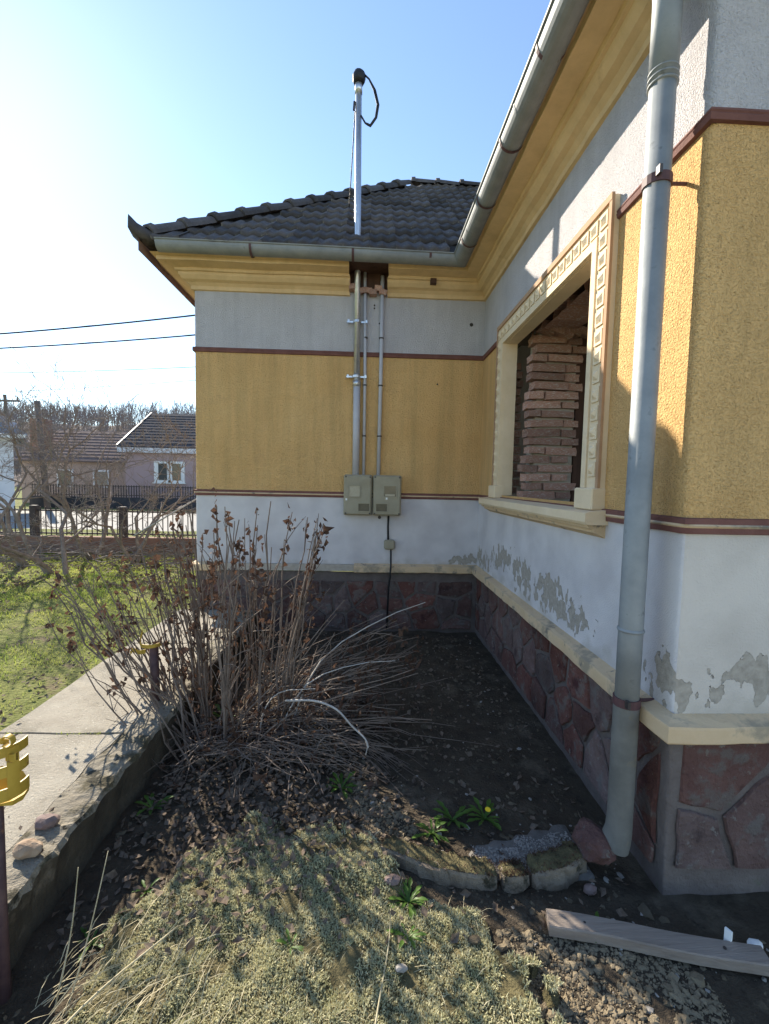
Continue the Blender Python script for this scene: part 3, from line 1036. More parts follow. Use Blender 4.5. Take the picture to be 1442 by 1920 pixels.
# the room behind the opening
g = MB()
x0, x1, y0, y1, z0, z1 = JX1, 5.0, 1.72, 6.5, .3, 3.3
V = [(x0, y0, z0), (x1, y0, z0), (x1, y1, z0), (x0, y1, z0), (x0, y0, z1), (x1, y0, z1), (x1, y1, z1), (x0, y1, z1)]
g.add(V, [(0, 1, 2, 3), (4, 7, 6, 5), (1, 5, 6, 2), (2, 6, 7, 3)])
for xa, xb, za, zb in ((x0, NX0, z0, z1), (NX1, x1, z0, z1), (NX0, NX1, z0, 1.53), (NX0, NX1, 2.85, z1)):  # room wall left open behind the added near-face window
    g.add([(xa, y0, za), (xb, y0, za), (xb, y0, zb), (xa, y0, zb)], [(0, 1, 2, 3)])
rect_x(g, x0, y0, WY0 - .1, z0, z1)
rect_x(g, x0, JY + .1, y1, z0, z1)
rect_x(g, x0, WY0 - .1, JY + .1, z0, WZ0 - .05)
rect_x(g, x0, WY0 - .1, JY + .1, WZ1 + .1, z1)
g.build('room_wall', 'room', house)

# broken hole in the cornice where the mast goes through
for k in range(7):
    link_copy(R.choice(BR), 'brick', house, (-.18 + k * .052, YB - .03 - R.uniform(0, .02), 3.565 + R.uniform(-.02, .03)), (R.uniform(-.2, .2), R.uniform(-.3, .3), 0), (.075, .07, .055))
# plaster scars: bolt holes on the wing wall
for x, z in ((.045, 3.44), (.045, 3.41), (.10, 3.26), (1.06, 3.28), (.72, 2.66)):
    MB().tube([(x, YB + .01, z), (x, YB - .003, z)], .009 if x < 1 else .02, 7).build('bolt_hole', 'dark', house)
MB().bbox((.60, YB - .15, 3.62), (.66, YB - .03, 3.67)).build('vent_hole', 'wood_dark', house)

# ------------------------------------------------------------------ electricity fittings on the wing wall
MY = YB - .055
mast = thing('service_mast', 'tall galvanised service mast rising through the eaves with black drooping cable loop', 'mast', (-.13, MY, 1.69))
MB().tube([(-.118, MY, 1.69), (-.122, MY, 2.62)], .036, 14).build('lower_conduit', 'conduit', mast, smooth=True)
MB().tube([(-.122, MY, 2.60), (-.124, MY, 2.66)], .041, 14).build('joint_sleeve', 'galv', mast, smooth=True)
MB().tube([(-.123, MY, 2.62), (-.138, MY, 4.2), (-.152, MY, 5.56)], .032, 14).build('mast_tube', 'galv', mast, smooth=True)
MB().tube([(-.151, MY, 5.44), (-.152, MY, 5.55)], .037, 14).build('mast_collar', 'galv', mast, smooth=True)
g = MB()
g.tube([(-.152, MY, 5.53), (-.152, MY, 5.565), (-.148, MY, 5.60), (-.142, MY, 5.635), (-.138, MY, 5.655)], [.045, .062, .066, .055, .02], 14)
g.build('weather_cap', 'cable', mast, smooth=True)
for k, d in enumerate((0, .014)):
    p = [(-.10, MY - .02, 5.61), (-.05, MY - .03, 5.56), (.0 + d, MY - .04, 5.45), (.035 + d, MY - .04, 5.32), (.02 + d * .7, MY - .04, 5.20), (-.03, MY - .03, 5.135 - d), (-.08, MY - .03, 5.15), (-.125, MY - .03, 5.22)]
    pp = []
    for i in range(len(p) - 1):
        for t in (0, .5):
            pp.append(np.array(p[i]) * (1 - t) + np.array(p[i + 1]) * t)
    MB().tube(pp + [p[-1]], .0085, 6).build('cable_loop', 'cable', mast, smooth=True)
MB().tube([(-.19, MY - .01, 5.36), (-.195, MY - .01, 5.28)], .012, 6).build('stay_hook', 'steel_dark', mast)
for z in (3.25, 2.70):
    g = MB()
    g.tube([(-.128, MY, z - .012), (-.128, MY, z + .012)], .042, 14)
    g.box((-.128, MY + .01, z), (.21, .012, .016))
    g.box((-.215, MY + .005, z), (.018, .05, .03))
    g.box((-.035, MY + .005, z), (.018, .05, .03))
    g.build('mast_clamp', 'galv', mast)
wire = MB().tube([(-.185, MY, 5.28), (-.22, MY + .35, 5.08), (-.27, MY + .85, 4.86)], .006, 5).build('stay_wire', 'cable')
tag(wire, 'thin dark stay wire from the mast down to the tiled hip', 'wire')
c2 = thing('conduit_pipe', 'thin grey conduit right beside the mast, running to the left meter box', 'pipe', (-.04, MY, 1.69), 'conduits on the wing wall')
MB().tube([(-.036, MY + .02, 1.69), (-.040, MY + .02, 2.7), (-.056, MY + .02, 3.76)], .0165, 10).build('tube', 'conduit', c2, smooth=True)
c3 = thing('conduit_pipe', 'grey conduit running alone down to the right meter box', 'pipe', (.13, MY, 1.69), 'conduits on the wing wall')
MB().tube([(.118, MY + .02, 1.69), (.124, MY + .02, 2.7), (.122, MY + .02, 3.72)], .020, 10).build('tube', 'conduit', c3, smooth=True)
for cc, xx, r in ((c2, -.039, .02), (c3, .122, .024)):
    for z in (2.1, 2.62, 3.1):
        MB().tube([(xx, MY + .02, z - .007), (xx, MY + .02, z + .007)], r, 8).build('clip', 'steel_dark', cc)
def meter(x0, x1, label, flip):
    z0, z1 = 1.275, 1.695
    t = thing('meter_box', label, 'meter box', ((x0 + x1) / 2, YB, z0), 'electric meter boxes')
    xc, zc = (x0 + x1) / 2, (z0 + z1) / 2
    w_, h_ = x1 - x0, z1 - z0
    MB().cbox((xc, YB - .05, zc), (w_, .12, h_), .012).build('back_case', 'meter', t)
    MB().cbox((xc, YB - .118, zc), (w_ - .016, .03, h_ - .016), .010).build('cover', 'meter', t)
    yf = YB - .135
    def win(cx, cz, ww, hh, m_, nm):
        fr = MB()
        for dx, dz, sx_, sz_ in ((0, hh / 2, ww + .012, .008), (0, -hh / 2, ww + .012, .008), (-ww / 2, 0, .008, hh - .008), (ww / 2, 0, .008, hh - .008)):
            fr.box((cx + dx, yf, cz + dz), (sx_, .014, sz_))
        o = fr.build(nm + '_frame', 'meter', t)
        MB().box((cx, yf + .002, cz), (ww - .004, .006, hh - .004)).build(nm, m_, o)
    if not flip:
        win(xc - .035, z1 - .17, .115, .115, 'meter_light', 'dial')
        win(xc + .065, z0 + .085, .12, .085, 'meter_dark', 'breaker_window')
        win(xc + .085, z1 - .075, .07, .04, 'meter', 'plate')
        MB().box((x0 + .03, yf - .001, zc - .045), (.018, .004, .022)).build('seal', 'white', t)
    else:
        win(xc + .03, z1 - .165, .13, .115, 'meter_dark', 'dial')
        win(xc - .055, z0 + .085, .12, .085, 'meter_dark', 'breaker_window')
        MB().box((xc + .03, yf - .004, z1 - .205), (.10, .006, .02)).build('name_plate', 'meter_light', t)
        MB().box((xc - .005, yf - .001, zc - .03), (.018, .004, .022)).build('seal', 'white', t)
    for sx_ in (-1, 1):
        for sz_ in (-1, 1):
            MB().tube([(xc + sx_ * (w_ / 2 - .022), yf + .008, zc + sz_ * (h_ / 2 - .022)), (xc + sx_ * (w_ / 2 - .022), yf - .004, zc + sz_ * (h_ / 2 - .022))], .009, 8).build('screw', 'steel_dark', t)
meter(-.238, .055, 'olive grey electric meter box on the left, below the thick mast pipe', False)
meter(.063, .359, 'olive grey electric meter box on the right, with a large dark dial window', True)
jb = thing('junction_box', 'small square beige junction box under the meter boxes', 'junction box', (.25, YB, .96))
MB().cbox((.251, YB - .025, .962), (.115, .055, .105), .014).build('case', 'meter', jb)
MB().cbox((.251, YB - .056, .962), (.098, .012, .088), .006).build('lid', 'meter', jb)
cb = thing('black_cable', 'black cable running from the right meter box down past the junction box', 'cable', (.25, YB, .05))
MB().tube([(.235, YB - .04, 1.28), (.232, YB - .03, 1.15), (.238, YB - .025, 1.0)], .011, 7).build('upper_cable', 'cable', cb, smooth=True)
MB().tube([(.268, YB - .025, .92), (.270, YB - .03, .80), (.268, YB - .085, .74), (.262, YB - .09, .64), (.25, YB - .06, .5), (.24, YB - .05, .05)], .010, 7).build('lower_cable', 'cable', cb, smooth=True)
MB().tube([(.14, YB - .002, 1.25), (.14, YB - .02, 1.25)], .018, 8).build('cable_clip', 'steel_dark', cb)

# ------------------------------------------------------------------ vector helpers for small natural stuff
def unit(a):
    return a / (np.linalg.norm(a, axis=-1, keepdims=True) + 1e-12)

def rnd_dir(n, tilt_lo, tilt_hi):
    az = NR.uniform(0, 2 * math.pi, n)
    ti = NR.uniform(tilt_lo, tilt_hi, n)
    return np.stack([np.sin(ti) * np.cos(az), np.sin(ti) * np.sin(az), np.cos(ti)], -1)

def blades(g, P, D, W, bend=.0):
    """tapering two-step blades: P base (n,3), D vector (n,3), W width (n)"""
    n = len(P)
    s_ = unit(np.cross(D, rnd_dir(n, .2, 1.2))) * W[:, None] / 2
    down = np.zeros((n, 3))
    down[:, 2] = -np.linalg.norm(D, axis=1) * bend
    hz = D.copy()
    hz[:, 2] = 0
    mid = P + D * .55
    v = np.stack([P - s_ * .7, P + s_ * .7, mid - s_, mid + s_, P + D + hz * bend + down], 1).reshape(-1, 3)
    i = np.arange(n)[:, None] * 5
    q = i + np.array([[0, 1, 3, 2]])
    t = i + np.array([[2, 3, 4]])
    base = g.n
    g.add(v, q)
    g.f.append(t + base)

def leaves(g, P, size, flat=.6, aspect=.6, curl=.35):
    """folded dead leaves lying or hanging at P"""
    n = len(P)
    d = rnd_dir(n, math.pi / 2 - flat, math.pi / 2 + flat)
    s_ = unit(np.cross(d, rnd_dir(n, 0, .9)))
    nn = np.cross(d, s_)
    L_ = size[:, None]
    c = NR.uniform(-curl, curl, n)[:, None] * L_
    c2 = NR.uniform(-curl, curl, n)[:, None] * L_
    w_ = L_ * aspect * .5
    v = np.stack([P - d * L_ / 2, P - d * L_ * .1 + s_ * w_ + nn * c, P + nn * c * .3, P - d * L_ * .1 - s_ * w_ + nn * c2, P + d * L_ / 2 + nn * c2], 1).reshape(-1, 3)
    i = np.arange(n)[:, None] * 5
    f = (i[:, None] + np.array([[[0, 2, 1], [0, 3, 2], [1, 2, 4], [2, 3, 4]]])).reshape(-1, 3)
    g.add(v, f)

ICO = []
t_ = (1 + 5 ** .5) / 2
ICO = unit(np.array([(-1, t_, 0), (1, t_, 0), (-1, -t_, 0), (1, -t_, 0), (0, -1, t_), (0, 1, t_), (0, -1, -t_), (0, 1, -t_), (t_, 0, -1), (t_, 0, 1), (-t_, 0, -1), (-t_, 0, 1)], float))
ICF = np.array([(0, 11, 5), (0, 5, 1), (0, 1, 7), (0, 7, 10), (0, 10, 11), (1, 5, 9), (5, 11, 4), (11, 10, 2), (10, 7, 6), (7, 1, 8), (3, 9, 4), (3, 4, 2), (3, 2, 6), (3, 6, 8), (3, 8, 9), (4, 9, 5), (2, 4, 11), (6, 2, 10), (8, 6, 7), (9, 8, 1)])

def pebbles(g, P, size, flat=(.5, .9)):
    n = len(P)
    sc = np.stack([NR.uniform(.55, 1.4, n), NR.uniform(.55, 1.2, n), NR.uniform(*flat, n)], -1) * size[:, None]
    v = ICO[None] * NR.uniform(.55, 1.3, (n, 12, 1)) * sc[:, None]
    a = NR.uniform(0, 6.28, n)
    c, s_ = np.cos(a)[:, None], np.sin(a)[:, None]
    v = np.stack([v[..., 0] * c - v[..., 1] * s_, v[..., 0] * s_ + v[..., 1] * c, v[..., 2]], -1)
    v += P[:, None]
    f = (np.arange(n)[:, None, None] * 12 + ICF[None]).reshape(-1, 3)
    g.add(v.reshape(-1, 3), f)

def spline(p, k=4):
    p = np.asarray(p, float)
    out = []
    q = np.vstack([2 * p[0] - p[1], p, 2 * p[-1] - p[-2]])
    for i in range(1, len(q) - 2):
        for t in np.arange(k) / k:
            out.append(.5 * ((2 * q[i]) + (q[i + 1] - q[i - 1]) * t + (2 * q[i - 1] - 5 * q[i] + 4 * q[i + 1] - q[i + 2]) * t * t + (3 * q[i] - q[i - 1] - 3 * q[i + 1] + q[i + 2]) * t ** 3))
    out.append(p[-1])
    return np.array(out)

def inside(poly, x, y):
    c = False
    j = len(poly) - 1
    for i in range(len(poly)):
        if (poly[i][1] > y) != (poly[j][1] > y) and x < (poly[j][0] - poly[i][0]) * (y - poly[i][1]) / (poly[j][1] - poly[i][1]) + poly[i][0]:
            c = not c
        j = i
    return c

# ------------------------------------------------------------------ loose things on the ground
MOSS = [(-.80, .70), (-.86, 1.30), (-.80, 1.62), (-.66, 1.88), (-.45, 2.0), (-.16, 1.98), (.06, 1.86), (.14, 1.72), (.16, 1.60), (.34, 1.57), (.52, 1.46), (.60, 1.34), (.60, .70)]
def in_moss(x, y):
    return inside(MOSS, x + .09 * nz(x, y, 2, 5) + .05 * nz(x, y, 6, 13), y + .09 * nz(x, y, 9, 5) + .05 * nz(x, y, 3, 13))
def moss_h(x, y):
    return .030 + .028 * nz(x, y, 12, 6) + .014 * nz(x, y, 5, 15)
gr = np.arange(-.98, .74, .02)
gy_ = np.arange(.62, 2.12, .02)
v = [(x, y, gz(x, y) + (moss_h(x, y) if in_moss(x, y) else -.012)) for y in gy_ for x in gr]
g = MB().sweep(np.array(v).reshape(len(gy_), len(gr), 3))
pad = g.build('moss_pad', 'moss_dark', smooth=True)
tag(pad, 'dark mossy mat under the dry moss in front of the dead shrub', None, kind='stuff')
P = []
while len(P) < 42000:
    x, y = R.uniform(-.95, .72), 1.0 + 1.1 * R.random() ** 1.0
    if in_moss(x, y) and nz(x, y, 21, 9) > -.34 + .25 * R.random():
        P.append((x, y, gz(x, y) + moss_h(x, y) - .004))
P = np.array(P)
g = MB()
for k in range(2):
    D = rnd_dir(len(P), .05, .95) * NR.uniform(.008, .021, (len(P), 1))
    blades(g, P + NR.normal(0, .003, P.shape) * (1, 1, .3), D, NR.uniform(.0025, .0052, len(P)), .15)
o = g.build('dry_moss', 'moss')
tag(o, 'pale olive dry moss carpet in the sunlit bed', None, kind='stuff')

P = np.stack([NR.uniform(-1.1, 2.2, 9000), NR.uniform(.9, 4.6, 9000), np.zeros(9000)], -1)
P = np.array([p for p in P if not in_moss(p[0], p[1]) and p[0] < 1.17 + (2 if p[1] < 1.45 else 0)])
P[:, 2] = [gz(x, y) for x, y, _ in P]
g = MB()
pebbles(g, P, NR.gamma(.9, .0042, len(P)) + .0018, (.4, .9))
o = g.build('soil_clods', 'clod')
tag(o, 'loose earth crumbs strewn over the bed', None, kind='stuff')
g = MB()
LIT_DRY = []
while len(LIT_DRY) < 9000:
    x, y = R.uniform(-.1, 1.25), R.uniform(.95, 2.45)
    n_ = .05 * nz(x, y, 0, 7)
    if (not in_moss(x, y)) and ((.5 < x + n_ < 1.15 and y < 1.47 + n_) or (abs(x - .05 + (y - 2.1) * .75) < .13 + n_ and 1.86 < y < 2.42)) and nz(x, y, 3, 9) > -.35:  # mask follows the sunlit patches of the bed
        LIT_DRY.append((x, y, gz(x, y) + .001))
pebbles(g, np.array(LIT_DRY), NR.gamma(.8, .0034, len(LIT_DRY)) + .0014, (.4, .8))
tag(g.build('sunlit_dry_crumbs', 'lit_dry_soil'), 'dry soil crumbs paled as if sunlit by the plank and behind the moss', None, kind='stuff')
P = np.stack([NR.uniform(-.2, 2.0, 200), NR.uniform(1.0, 4.4, 200), np.zeros(200)], -1)
P = np.concatenate([P, np.stack([NR.uniform(.75, 1.9, 120), NR.uniform(1.05, 2.3, 120), np.zeros(120)], -1)])
P = np.array([p for p in P if not in_moss(p[0], p[1]) and (p[0] < 1.12 or p[1] < 1.45)])
P[:, 2] = [gz(x, y) + .002 for x, y, _ in P]
g = MB()
pebbles(g, P, NR.gamma(1.1, .0042, len(P)) + .0025, (.25, .6))
q = np.stack([NR.uniform(.50, .96, 1500), NR.uniform(1.72, 1.97, 1500), np.zeros(1500)], -1)
q = np.array([p for p in q if p[1] < 1.80 + .30 * (p[0] - .45) + .05 * nz(p[0], p[1], 0, 9)])
q[:, 2] = [gz(x, y) + .016 for x, y, _ in q]
pebbles(g, q, NR.uniform(.003, .007, len(q)))
o = g.build('pebbles', 'gravel')
tag(o, 'pale grit and pebbles scattered near the downpipe', None, kind='stuff')
v = []
for y in np.linspace(1.68, 2.0, 12):
    for x in np.linspace(.46, 1.0, 20):
        e = min(x - .46, 1.0 - x, y - 1.68, 1.80 + .30 * (x - .45) + .04 - y) 
        v.append((x, y, gz(x, y) + (.016 if e > .0 else -.02) + .004 * nz(x, y, 2, 30)))
MB().sweep(np.array(v).reshape(12, 20, 3)).build('gravel_patch', 'apron', smooth=True, kind='structure')

# curved mossy edging, three pieces end to end
def edging(pts, r, label, seed):
    t = thing('edging_stone', label, 'edging stone', (pts[0][0], pts[0][1], 0), 'edging stones below the downpipe')
    p = spline(pts, 10) - np.array([0, 0, .012])
    rows, cap = [], []
    for i, c in enumerate(p):
        tg = p[min(i + 1, len(p) - 1)] - p[max(i - 1, 0)]
        tg /= np.linalg.norm(tg)
        sd2 = np.array([-tg[1], tg[0], 0])
        e = min(1, .55 + .45 * math.sin(math.pi * i / (len(p) - 1)) ** .35)
        row = []
        for a_ in np.linspace(0, 2 * math.pi, 14, endpoint=False):
            k = 1 + .30 * nz(c[0] * 9 + math.cos(a_), c[1] * 9 + math.sin(a_), seed, 1.6) + .22 * nz(c[0] * 40, a_ * 3, seed, 1)
            row.append(c + sd2 * (math.copysign(abs(math.cos(a_)) ** .45, math.cos(a_)) * r * .8 * k * e) + np.array([0, 0, math.copysign(abs(math.sin(a_)) ** .45, math.sin(a_)) * r * .85 * k * e]))
        rows.append(row)
    g = MB().sweep(rows, closed=True)
    g.add(rows[0], [tuple(range(13, -1, -1))])
    g.add(rows[-1], [tuple(range(14))])
    g.build('stone_body', 'edging', t)
    g = MB()
    rr = np.array(rows)
    top = rr[:, 1:6] + np.array([0, 0, .004])
    g.sweep(top + NR.normal(0, .0025, top.shape))
    g.build('moss_cap', 'moss_dark', t, smooth=True)
    Q = top.reshape(-1, 3)
    Q = Q[NR.integers(0, len(Q), 500)] + NR.normal(0, .006, (500, 3)) * (1, 1, .2)
    g = MB()
    blades(g, Q, rnd_dir(500, 0, .9) * NR.uniform(.006, .014, (500, 1)), NR.uniform(.002, .004, 500))
    g.build('moss_fringe', 'dead_leaf', t, kind='stuff')
edging([(.10, 1.83, .035), (.28, 1.745, .03), (.42, 1.70, .03), (.555, 1.682, .03)], .062, 'long mossy edging stone on the left, its end in the sun', 1)
edging([(.575, 1.682, .028), (.63, 1.68, .028), (.68, 1.69, .028)], .058, 'short edging stone in the middle of the curved border', 2)
edging([(.695, 1.695, .03), (.80, 1.705, .035), (.95, 1.765, .04)], .068, 'dark edging stone on the right, in front of the gravel patch', 3)

# plank
pl = thing('plank', 'weathered grey timber plank lying on the soil below the house corner', 'plank', (1.03, 1.41, 0))
a0, a1 = np.array([.69, 1.492, .030]), np.array([1.375, 1.335, .038])
d = unit(a1 - a0)
side = np.array([-d[1], d[0], 0])
rows = []
for t in np.linspace(0, 1, 14):
    c = a0 + (a1 - a0) * t + np.array([0, 0, .004 * math.sin(t * 7)])
    wv = .036 + .002 * nz(t * 5, 0, 0, 1)
    rows.append([c - side * wv - (0, 0, .02), c - side * wv + (0, 0, .014), c - side * (wv - .004) + (0, 0, .018), c + side * (wv - .004) + (0, 0, .018), c + side * wv + (0, 0, .014), c + side * wv - (0, 0, .02)])
g = MB().sweep(rows, closed=True)
g.add(rows[0], [tuple(range(5, -1, -1))])
g.add(rows[-1], [tuple(range(6))])
g.build('timber', 'plank', pl)
for t in (.18, .82):
    c = a0 + (a1 - a0) * t + np.array([0, 0, .018])
    MB().tube([c, c + (0, 0, .004)], .005, 7).build('nail', 'steel_dark', pl)

def rock(c, r, m_, label, name='rock', cat='rock', seed=1, group=None):
    v, f = lump(c, r, seed)
    o = MB().add(v, f).build(name, m_)
    tag(o, label, cat, group)
rock((-1.226, 1.70, .268), (.045, .035, .026), 'rock_p', 'flat purple rock lying on the path kerb', seed=1)
rock((-1.20, 1.565, .272), (.052, .036, .032), 'rock', 'rough orange-brown rock on the path kerb, nearest the camera', seed=2)
rock((.13, 1.66, .04), (.035, .025, .018), 'rock_p', 'dark flat stone beside the sunlit dandelion', seed=4)
rock((.92, 1.63, .015), (.028, .02, .016), 'rock_p', 'small pinkish stone in the shade right of the edging stones', seed=5)
rock((.40, 1.42, .044), (.024, .015, .008), 'clod', 'small pale stone on the moss near the plank', seed=6)
rock((.14, 1.335, .044), (.021, .013, .008), 'gravel', 'small white stone in the middle of the moss', seed=7)
g = MB().box((1.29, 1.395, .05), (.008, .022, .075), rotz(.4))
tag(g.build('plaster_shard', 'white'), 'white plaster shard standing beside the plank', 'shard')
rock((1.395, 1.40, .022), (.026, .018, .014), 'white', 'white crumpled lump near the end of the plank', 'plaster_lump', 'lump', 8)

# dandelions and small weeds
def dandelion(x, y, n, size, label, flower=False):
    z = gz(x, y) + (moss_h(x, y) if in_moss(x, y) else 0)
    t = thing('dandelion', label, 'weed', (x, y, z), 'green weeds in the bed')
    for k in range(n):
        az = k * 2.4 + R.uniform(-.3, .3)
        L_ = size * R.uniform(.6, 1.1)
        el = R.uniform(.25, 1.1)
        h = np.array([math.cos(az), math.sin(az), 0])
        s_ = np.array([-math.sin(az), math.cos(az), 0])
        v, wd = [], [.10, .16, .10, .24, .15, .30, .22, .02]
        for i, w_ in enumerate(wd):
            u = i / 7
            c = np.array([x, y, z]) + h * L_ * u * math.cos(el * (1 - u * .6)) + np.array([0, 0, L_ * (math.sin(el) * u - .55 * u * u * math.sin(el))])
            ww = w_ * L_ * .34
            v += [c - s_ * ww + (0, 0, ww * .35), c, c + s_ * ww + (0, 0, ww * .35)]
        f = []
        for i in range(7):
            f += [(3 * i, 3 * i + 1, 3 * i + 4, 3 * i + 3), (3 * i + 1, 3 * i + 2, 3 * i + 5, 3 * i + 4)]
        MB().add(v, f).build('leaf', 'weed', t, smooth=True)
    if flower:
        MB().tube([(x, y, z), (x + .01, y - .01, z + .05)], .002, 5).build('stalk', 'weed', t)
        MB().tube([(x + .01, y - .01, z + .05), (x + .01, y - .012, z + .06)], [.006, .014], 9).build('flower_head', 'petal', t)
dandelion(-.107, 2.26, 14, .11, 'green weed in the leaf litter just right of the dead shrub foot')
dandelion(-1.02, 2.10, 9, .10, 'green weed at the foot of the path kerb in leaf litter')
dandelion(.33, 1.935, 13, .10, 'sunlit green weed behind the left edging stone')
dandelion(.19, 1.60, 15, .10, 'bright green dandelion on the edge of the moss below the left edging stone')
dandelion(.60, 2.02, 13, .12, 'shaded weed with one yellow flower behind the gravel patch', True)
dandelion(.44, 2.02, 11, .11, 'dark green shaded weed just behind the sunlit one')
dandelion(-.92, 1.46, 7, .075, 'small green weed at the dark foot of the path, nearest the camera')
dandelion(-.235, 1.43, 7, .06, 'tiny weed in the middle of the dry moss')
dandelion(.17, 1.44, 10, .07, 'small weed in the moss nearest the bottom, below the bright dandelion')
dandelion(.86, 1.47, 8, .075, 'thin green weed in the shade just behind the plank')
dandelion(-.83, 1.66, 6, .06, 'small weed between the path and the moss')
dandelion(-.95, 2.95, 8, .16, 'bright green shoots glowing between the dead shrub stems')

# straw: long dry stalks at the lower left and thatch in the moss
def stalk(pts, r0, name, label):
    o = MB().tube(spline(pts, 5), np.linspace(r0, r0 * .5, (len(pts) - 1) * 5 + 1), 5).build(name, 'straw', smooth=True)
    tag(o, label, 'stalk', 'dry stalks on the bed')
stalk([(-.92, 1.02, .02), (-.80, 1.22, .08), (-.62, 1.45, .085)], .005, 'dry_stalk', 'long thick straw stalk slanting over the lower left corner of the bed')
stalk([(-.90, 1.25, .03), (-.92, 1.36, .16), (-.93, 1.42, .33)], .0032, 'dry_stalk', 'tall upright straw stalk by the dark foot of the path')
stalk([(-.86, 1.24, .03), (-.86, 1.36, .17), (-.85, 1.45, .36)], .0028, 'dry_stalk', 'thin upright straw stalk right of the tall one')
stalk([(.02, 1.02, .06), (.06, 1.2, .075), (.10, 1.38, .07), (.115, 1.52, .06)], .0035, 'dry_stalk', 'single curved straw stalk lying on the moss, pointing at the dandelion')
P = np.stack([NR.uniform(-.98, -.25, 520), NR.uniform(.95, 1.5, 520), np.zeros(520)], -1)
P = P[(P[:, 0] < -.35 - (P[:, 1] - 1.0) * .55 + NR.normal(0, .12, len(P)))]
P[:, 2] = [gz(x, y) + .03 for x, y, _ in P]
g = MB()
D = rnd_dir(len(P), .8, 1.5) * NR.uniform(.04, .15, (len(P), 1))
D[:, :2] = D[:, :2] * .5 + np.linalg.norm(D[:, :2], axis=1)[:, None] * np.array([.5, .55])
blades(g, P, D, NR.uniform(.0018, .0035, len(P)), .25)
P2 = np.array([(x, y, gz(x, y) + moss_h(x, y)) for x, y in zip(NR.uniform(-.8, .55, 900), NR.uniform(1.0, 1.9, 900)) if in_moss(x, y)])
blades(g, P2, rnd_dir(len(P2), .9, 1.5) * NR.uniform(.02, .07, (len(P2), 1)), NR.uniform(.0012, .0022, len(P2)), .2)
tag(g.build('dry_grass', 'straw'), 'tangled dry grass at the lower left of the bed', None, kind='stuff')

# leaf litter
def scatter(n, fx, fy, f):
    out = []
    while len(out) < n:
        x, y = R.uniform(*fx), R.uniform(*fy)
        if R.random() < f(x, y):
            out.append((x, y))
    return out
g = MB()
pp = scatter(3000, (-1.1, 1.1), (1.4, 4.6), lambda x, y: math.exp(-((x + .55) / .55) ** 2 - ((y - 2.35) / .55) ** 2) + .05)
P = np.array([(x, y, gz(x, y) + .008 + .03 * R.random() ** 3 + (moss_h(x, y) if in_moss(x, y) else 0)) for x, y in pp])
leaves(g, P, NR.uniform(.018, .05, len(P)), .5)
pp = scatter(2200, (-7, -2), (5.6, 8.2), lambda x, y: .3 + .7 * (nz(x, y, 0, 1.2) > .05))
P = np.array([(x, y, .235 + .02 * nz(x, y, 3, .6)) for x, y in pp])
leaves(g, P, NR.uniform(.03, .07, len(P)), .4)
pp = scatter(900, (-4.5, -1.95), (1.9, 6), lambda x, y: .2 + .8 * (x > -2.5))
P = np.array([(x, y, .235 + .02 * nz(x, y, 3, .6)) for x, y in pp])
leaves(g, P, NR.uniform(.015, .04, len(P)), .4)
pp = scatter(60, (-1.9, -1.15), (1.2, 4.5), lambda x, y: .3 + .7 * (x > -1.35))
P = np.array([(x, y, .262) for x, y in pp])
leaves(g, P, NR.uniform(.01, .03, len(P)), .3)
tag(g.build('leaf_litter', 'litter'), 'brown curled leaf litter on the bed and lawn', None, kind='stuff')

# lawn
pp = scatter(52000, (-7.5, -1.93), (1.7, 9), lambda x, y: (.25 + .75 * (nz(x, y, 5, 1.6) > -.12)) * (1 if x < -2.02 else .35) * min(1, (5.0 / (y + .5)) ** 1.2))
P = np.array([(x, y, .20 + .02 * nz(x, y, 3, .6)) for x, y in pp])
g = MB()
D = rnd_dir(len(P), .0, .8) * (NR.uniform(.022, .062, (len(P), 1)) + .012 * (P[:, 1:2] > 5))
blades(g, P, D, NR.uniform(.003, .006, len(P)) * (1 + .25 * np.maximum(0, P[:, 1] - 3)), .2)
tag(g.build('lawn_grass', 'grass'), 'short bright lawn grass beyond the path', None, kind='stuff')
pp = [(R.uniform(-1.93, -1.2), R.choice((2.343, 3.667)) + R.uniform(-.008, .008)) for k in range(260)]
P = np.array([(x, y, .243) for x, y in pp if nz(x, y, 1, 5) > -.1])
g = MB()
blades(g, P, rnd_dir(len(P), 0, .9) * NR.uniform(.008, .02, (len(P), 1)), NR.uniform(.002, .004, len(P)))
tag(g.build('joint_moss', 'grass'), 'green moss growing in the path joints', None, kind='stuff')

# ------------------------------------------------------------------ posts with yellow straps
def strap_band(t, c, r, z0, z1, a0, a1, name='strap', m_='yel_metal', n=14, th=.004):
    rows = []
    for z, rr_ in ((z0, r), (z1, r), (z1, r - th), (z0, r - th)):
        rows.append([(c[0] + rr_ * math.cos(a), c[1] + rr_ * math.sin(a), z) for a in np.linspace(a0, a1, n)])
    rows.append(rows[0])
    return MB().sweep(rows).build(name, m_, t)
p1 = thing('fence_post', 'dark post topped by a slotted yellow strap bracket, cut off by the left edge', 'post', (-1.085, 1.30, 0), 'old posts with yellow brackets')
c = (-1.085, 1.30)
MB().tube([(-1.082, 1.30, -.05), (-1.085, 1.30, .3), (c[0], c[1], .70)], .018, 12).build('tube', 'post', p1, smooth=True)
c = (-1.062, 1.30)
for z0, z1 in ((0.685, 0.722), (0.755, 0.788), (0.815, 0.845)):
    strap_band(p1, c, .066, z0, z1, -math.pi * .95, .25)
strap_band(p1, c, .068, 0.690, 0.840, -.75, -.30)
strap_band(p1, c, .068, 0.690, 0.840, -2.6, -2.2)
MB().tube([(c[0], c[1], 0.665), (c[0], c[1], 0.690), (c[0] + .01, c[1], 0.700)], [.022, .062, .064], 12).build('cup', 'yel_metal', p1)
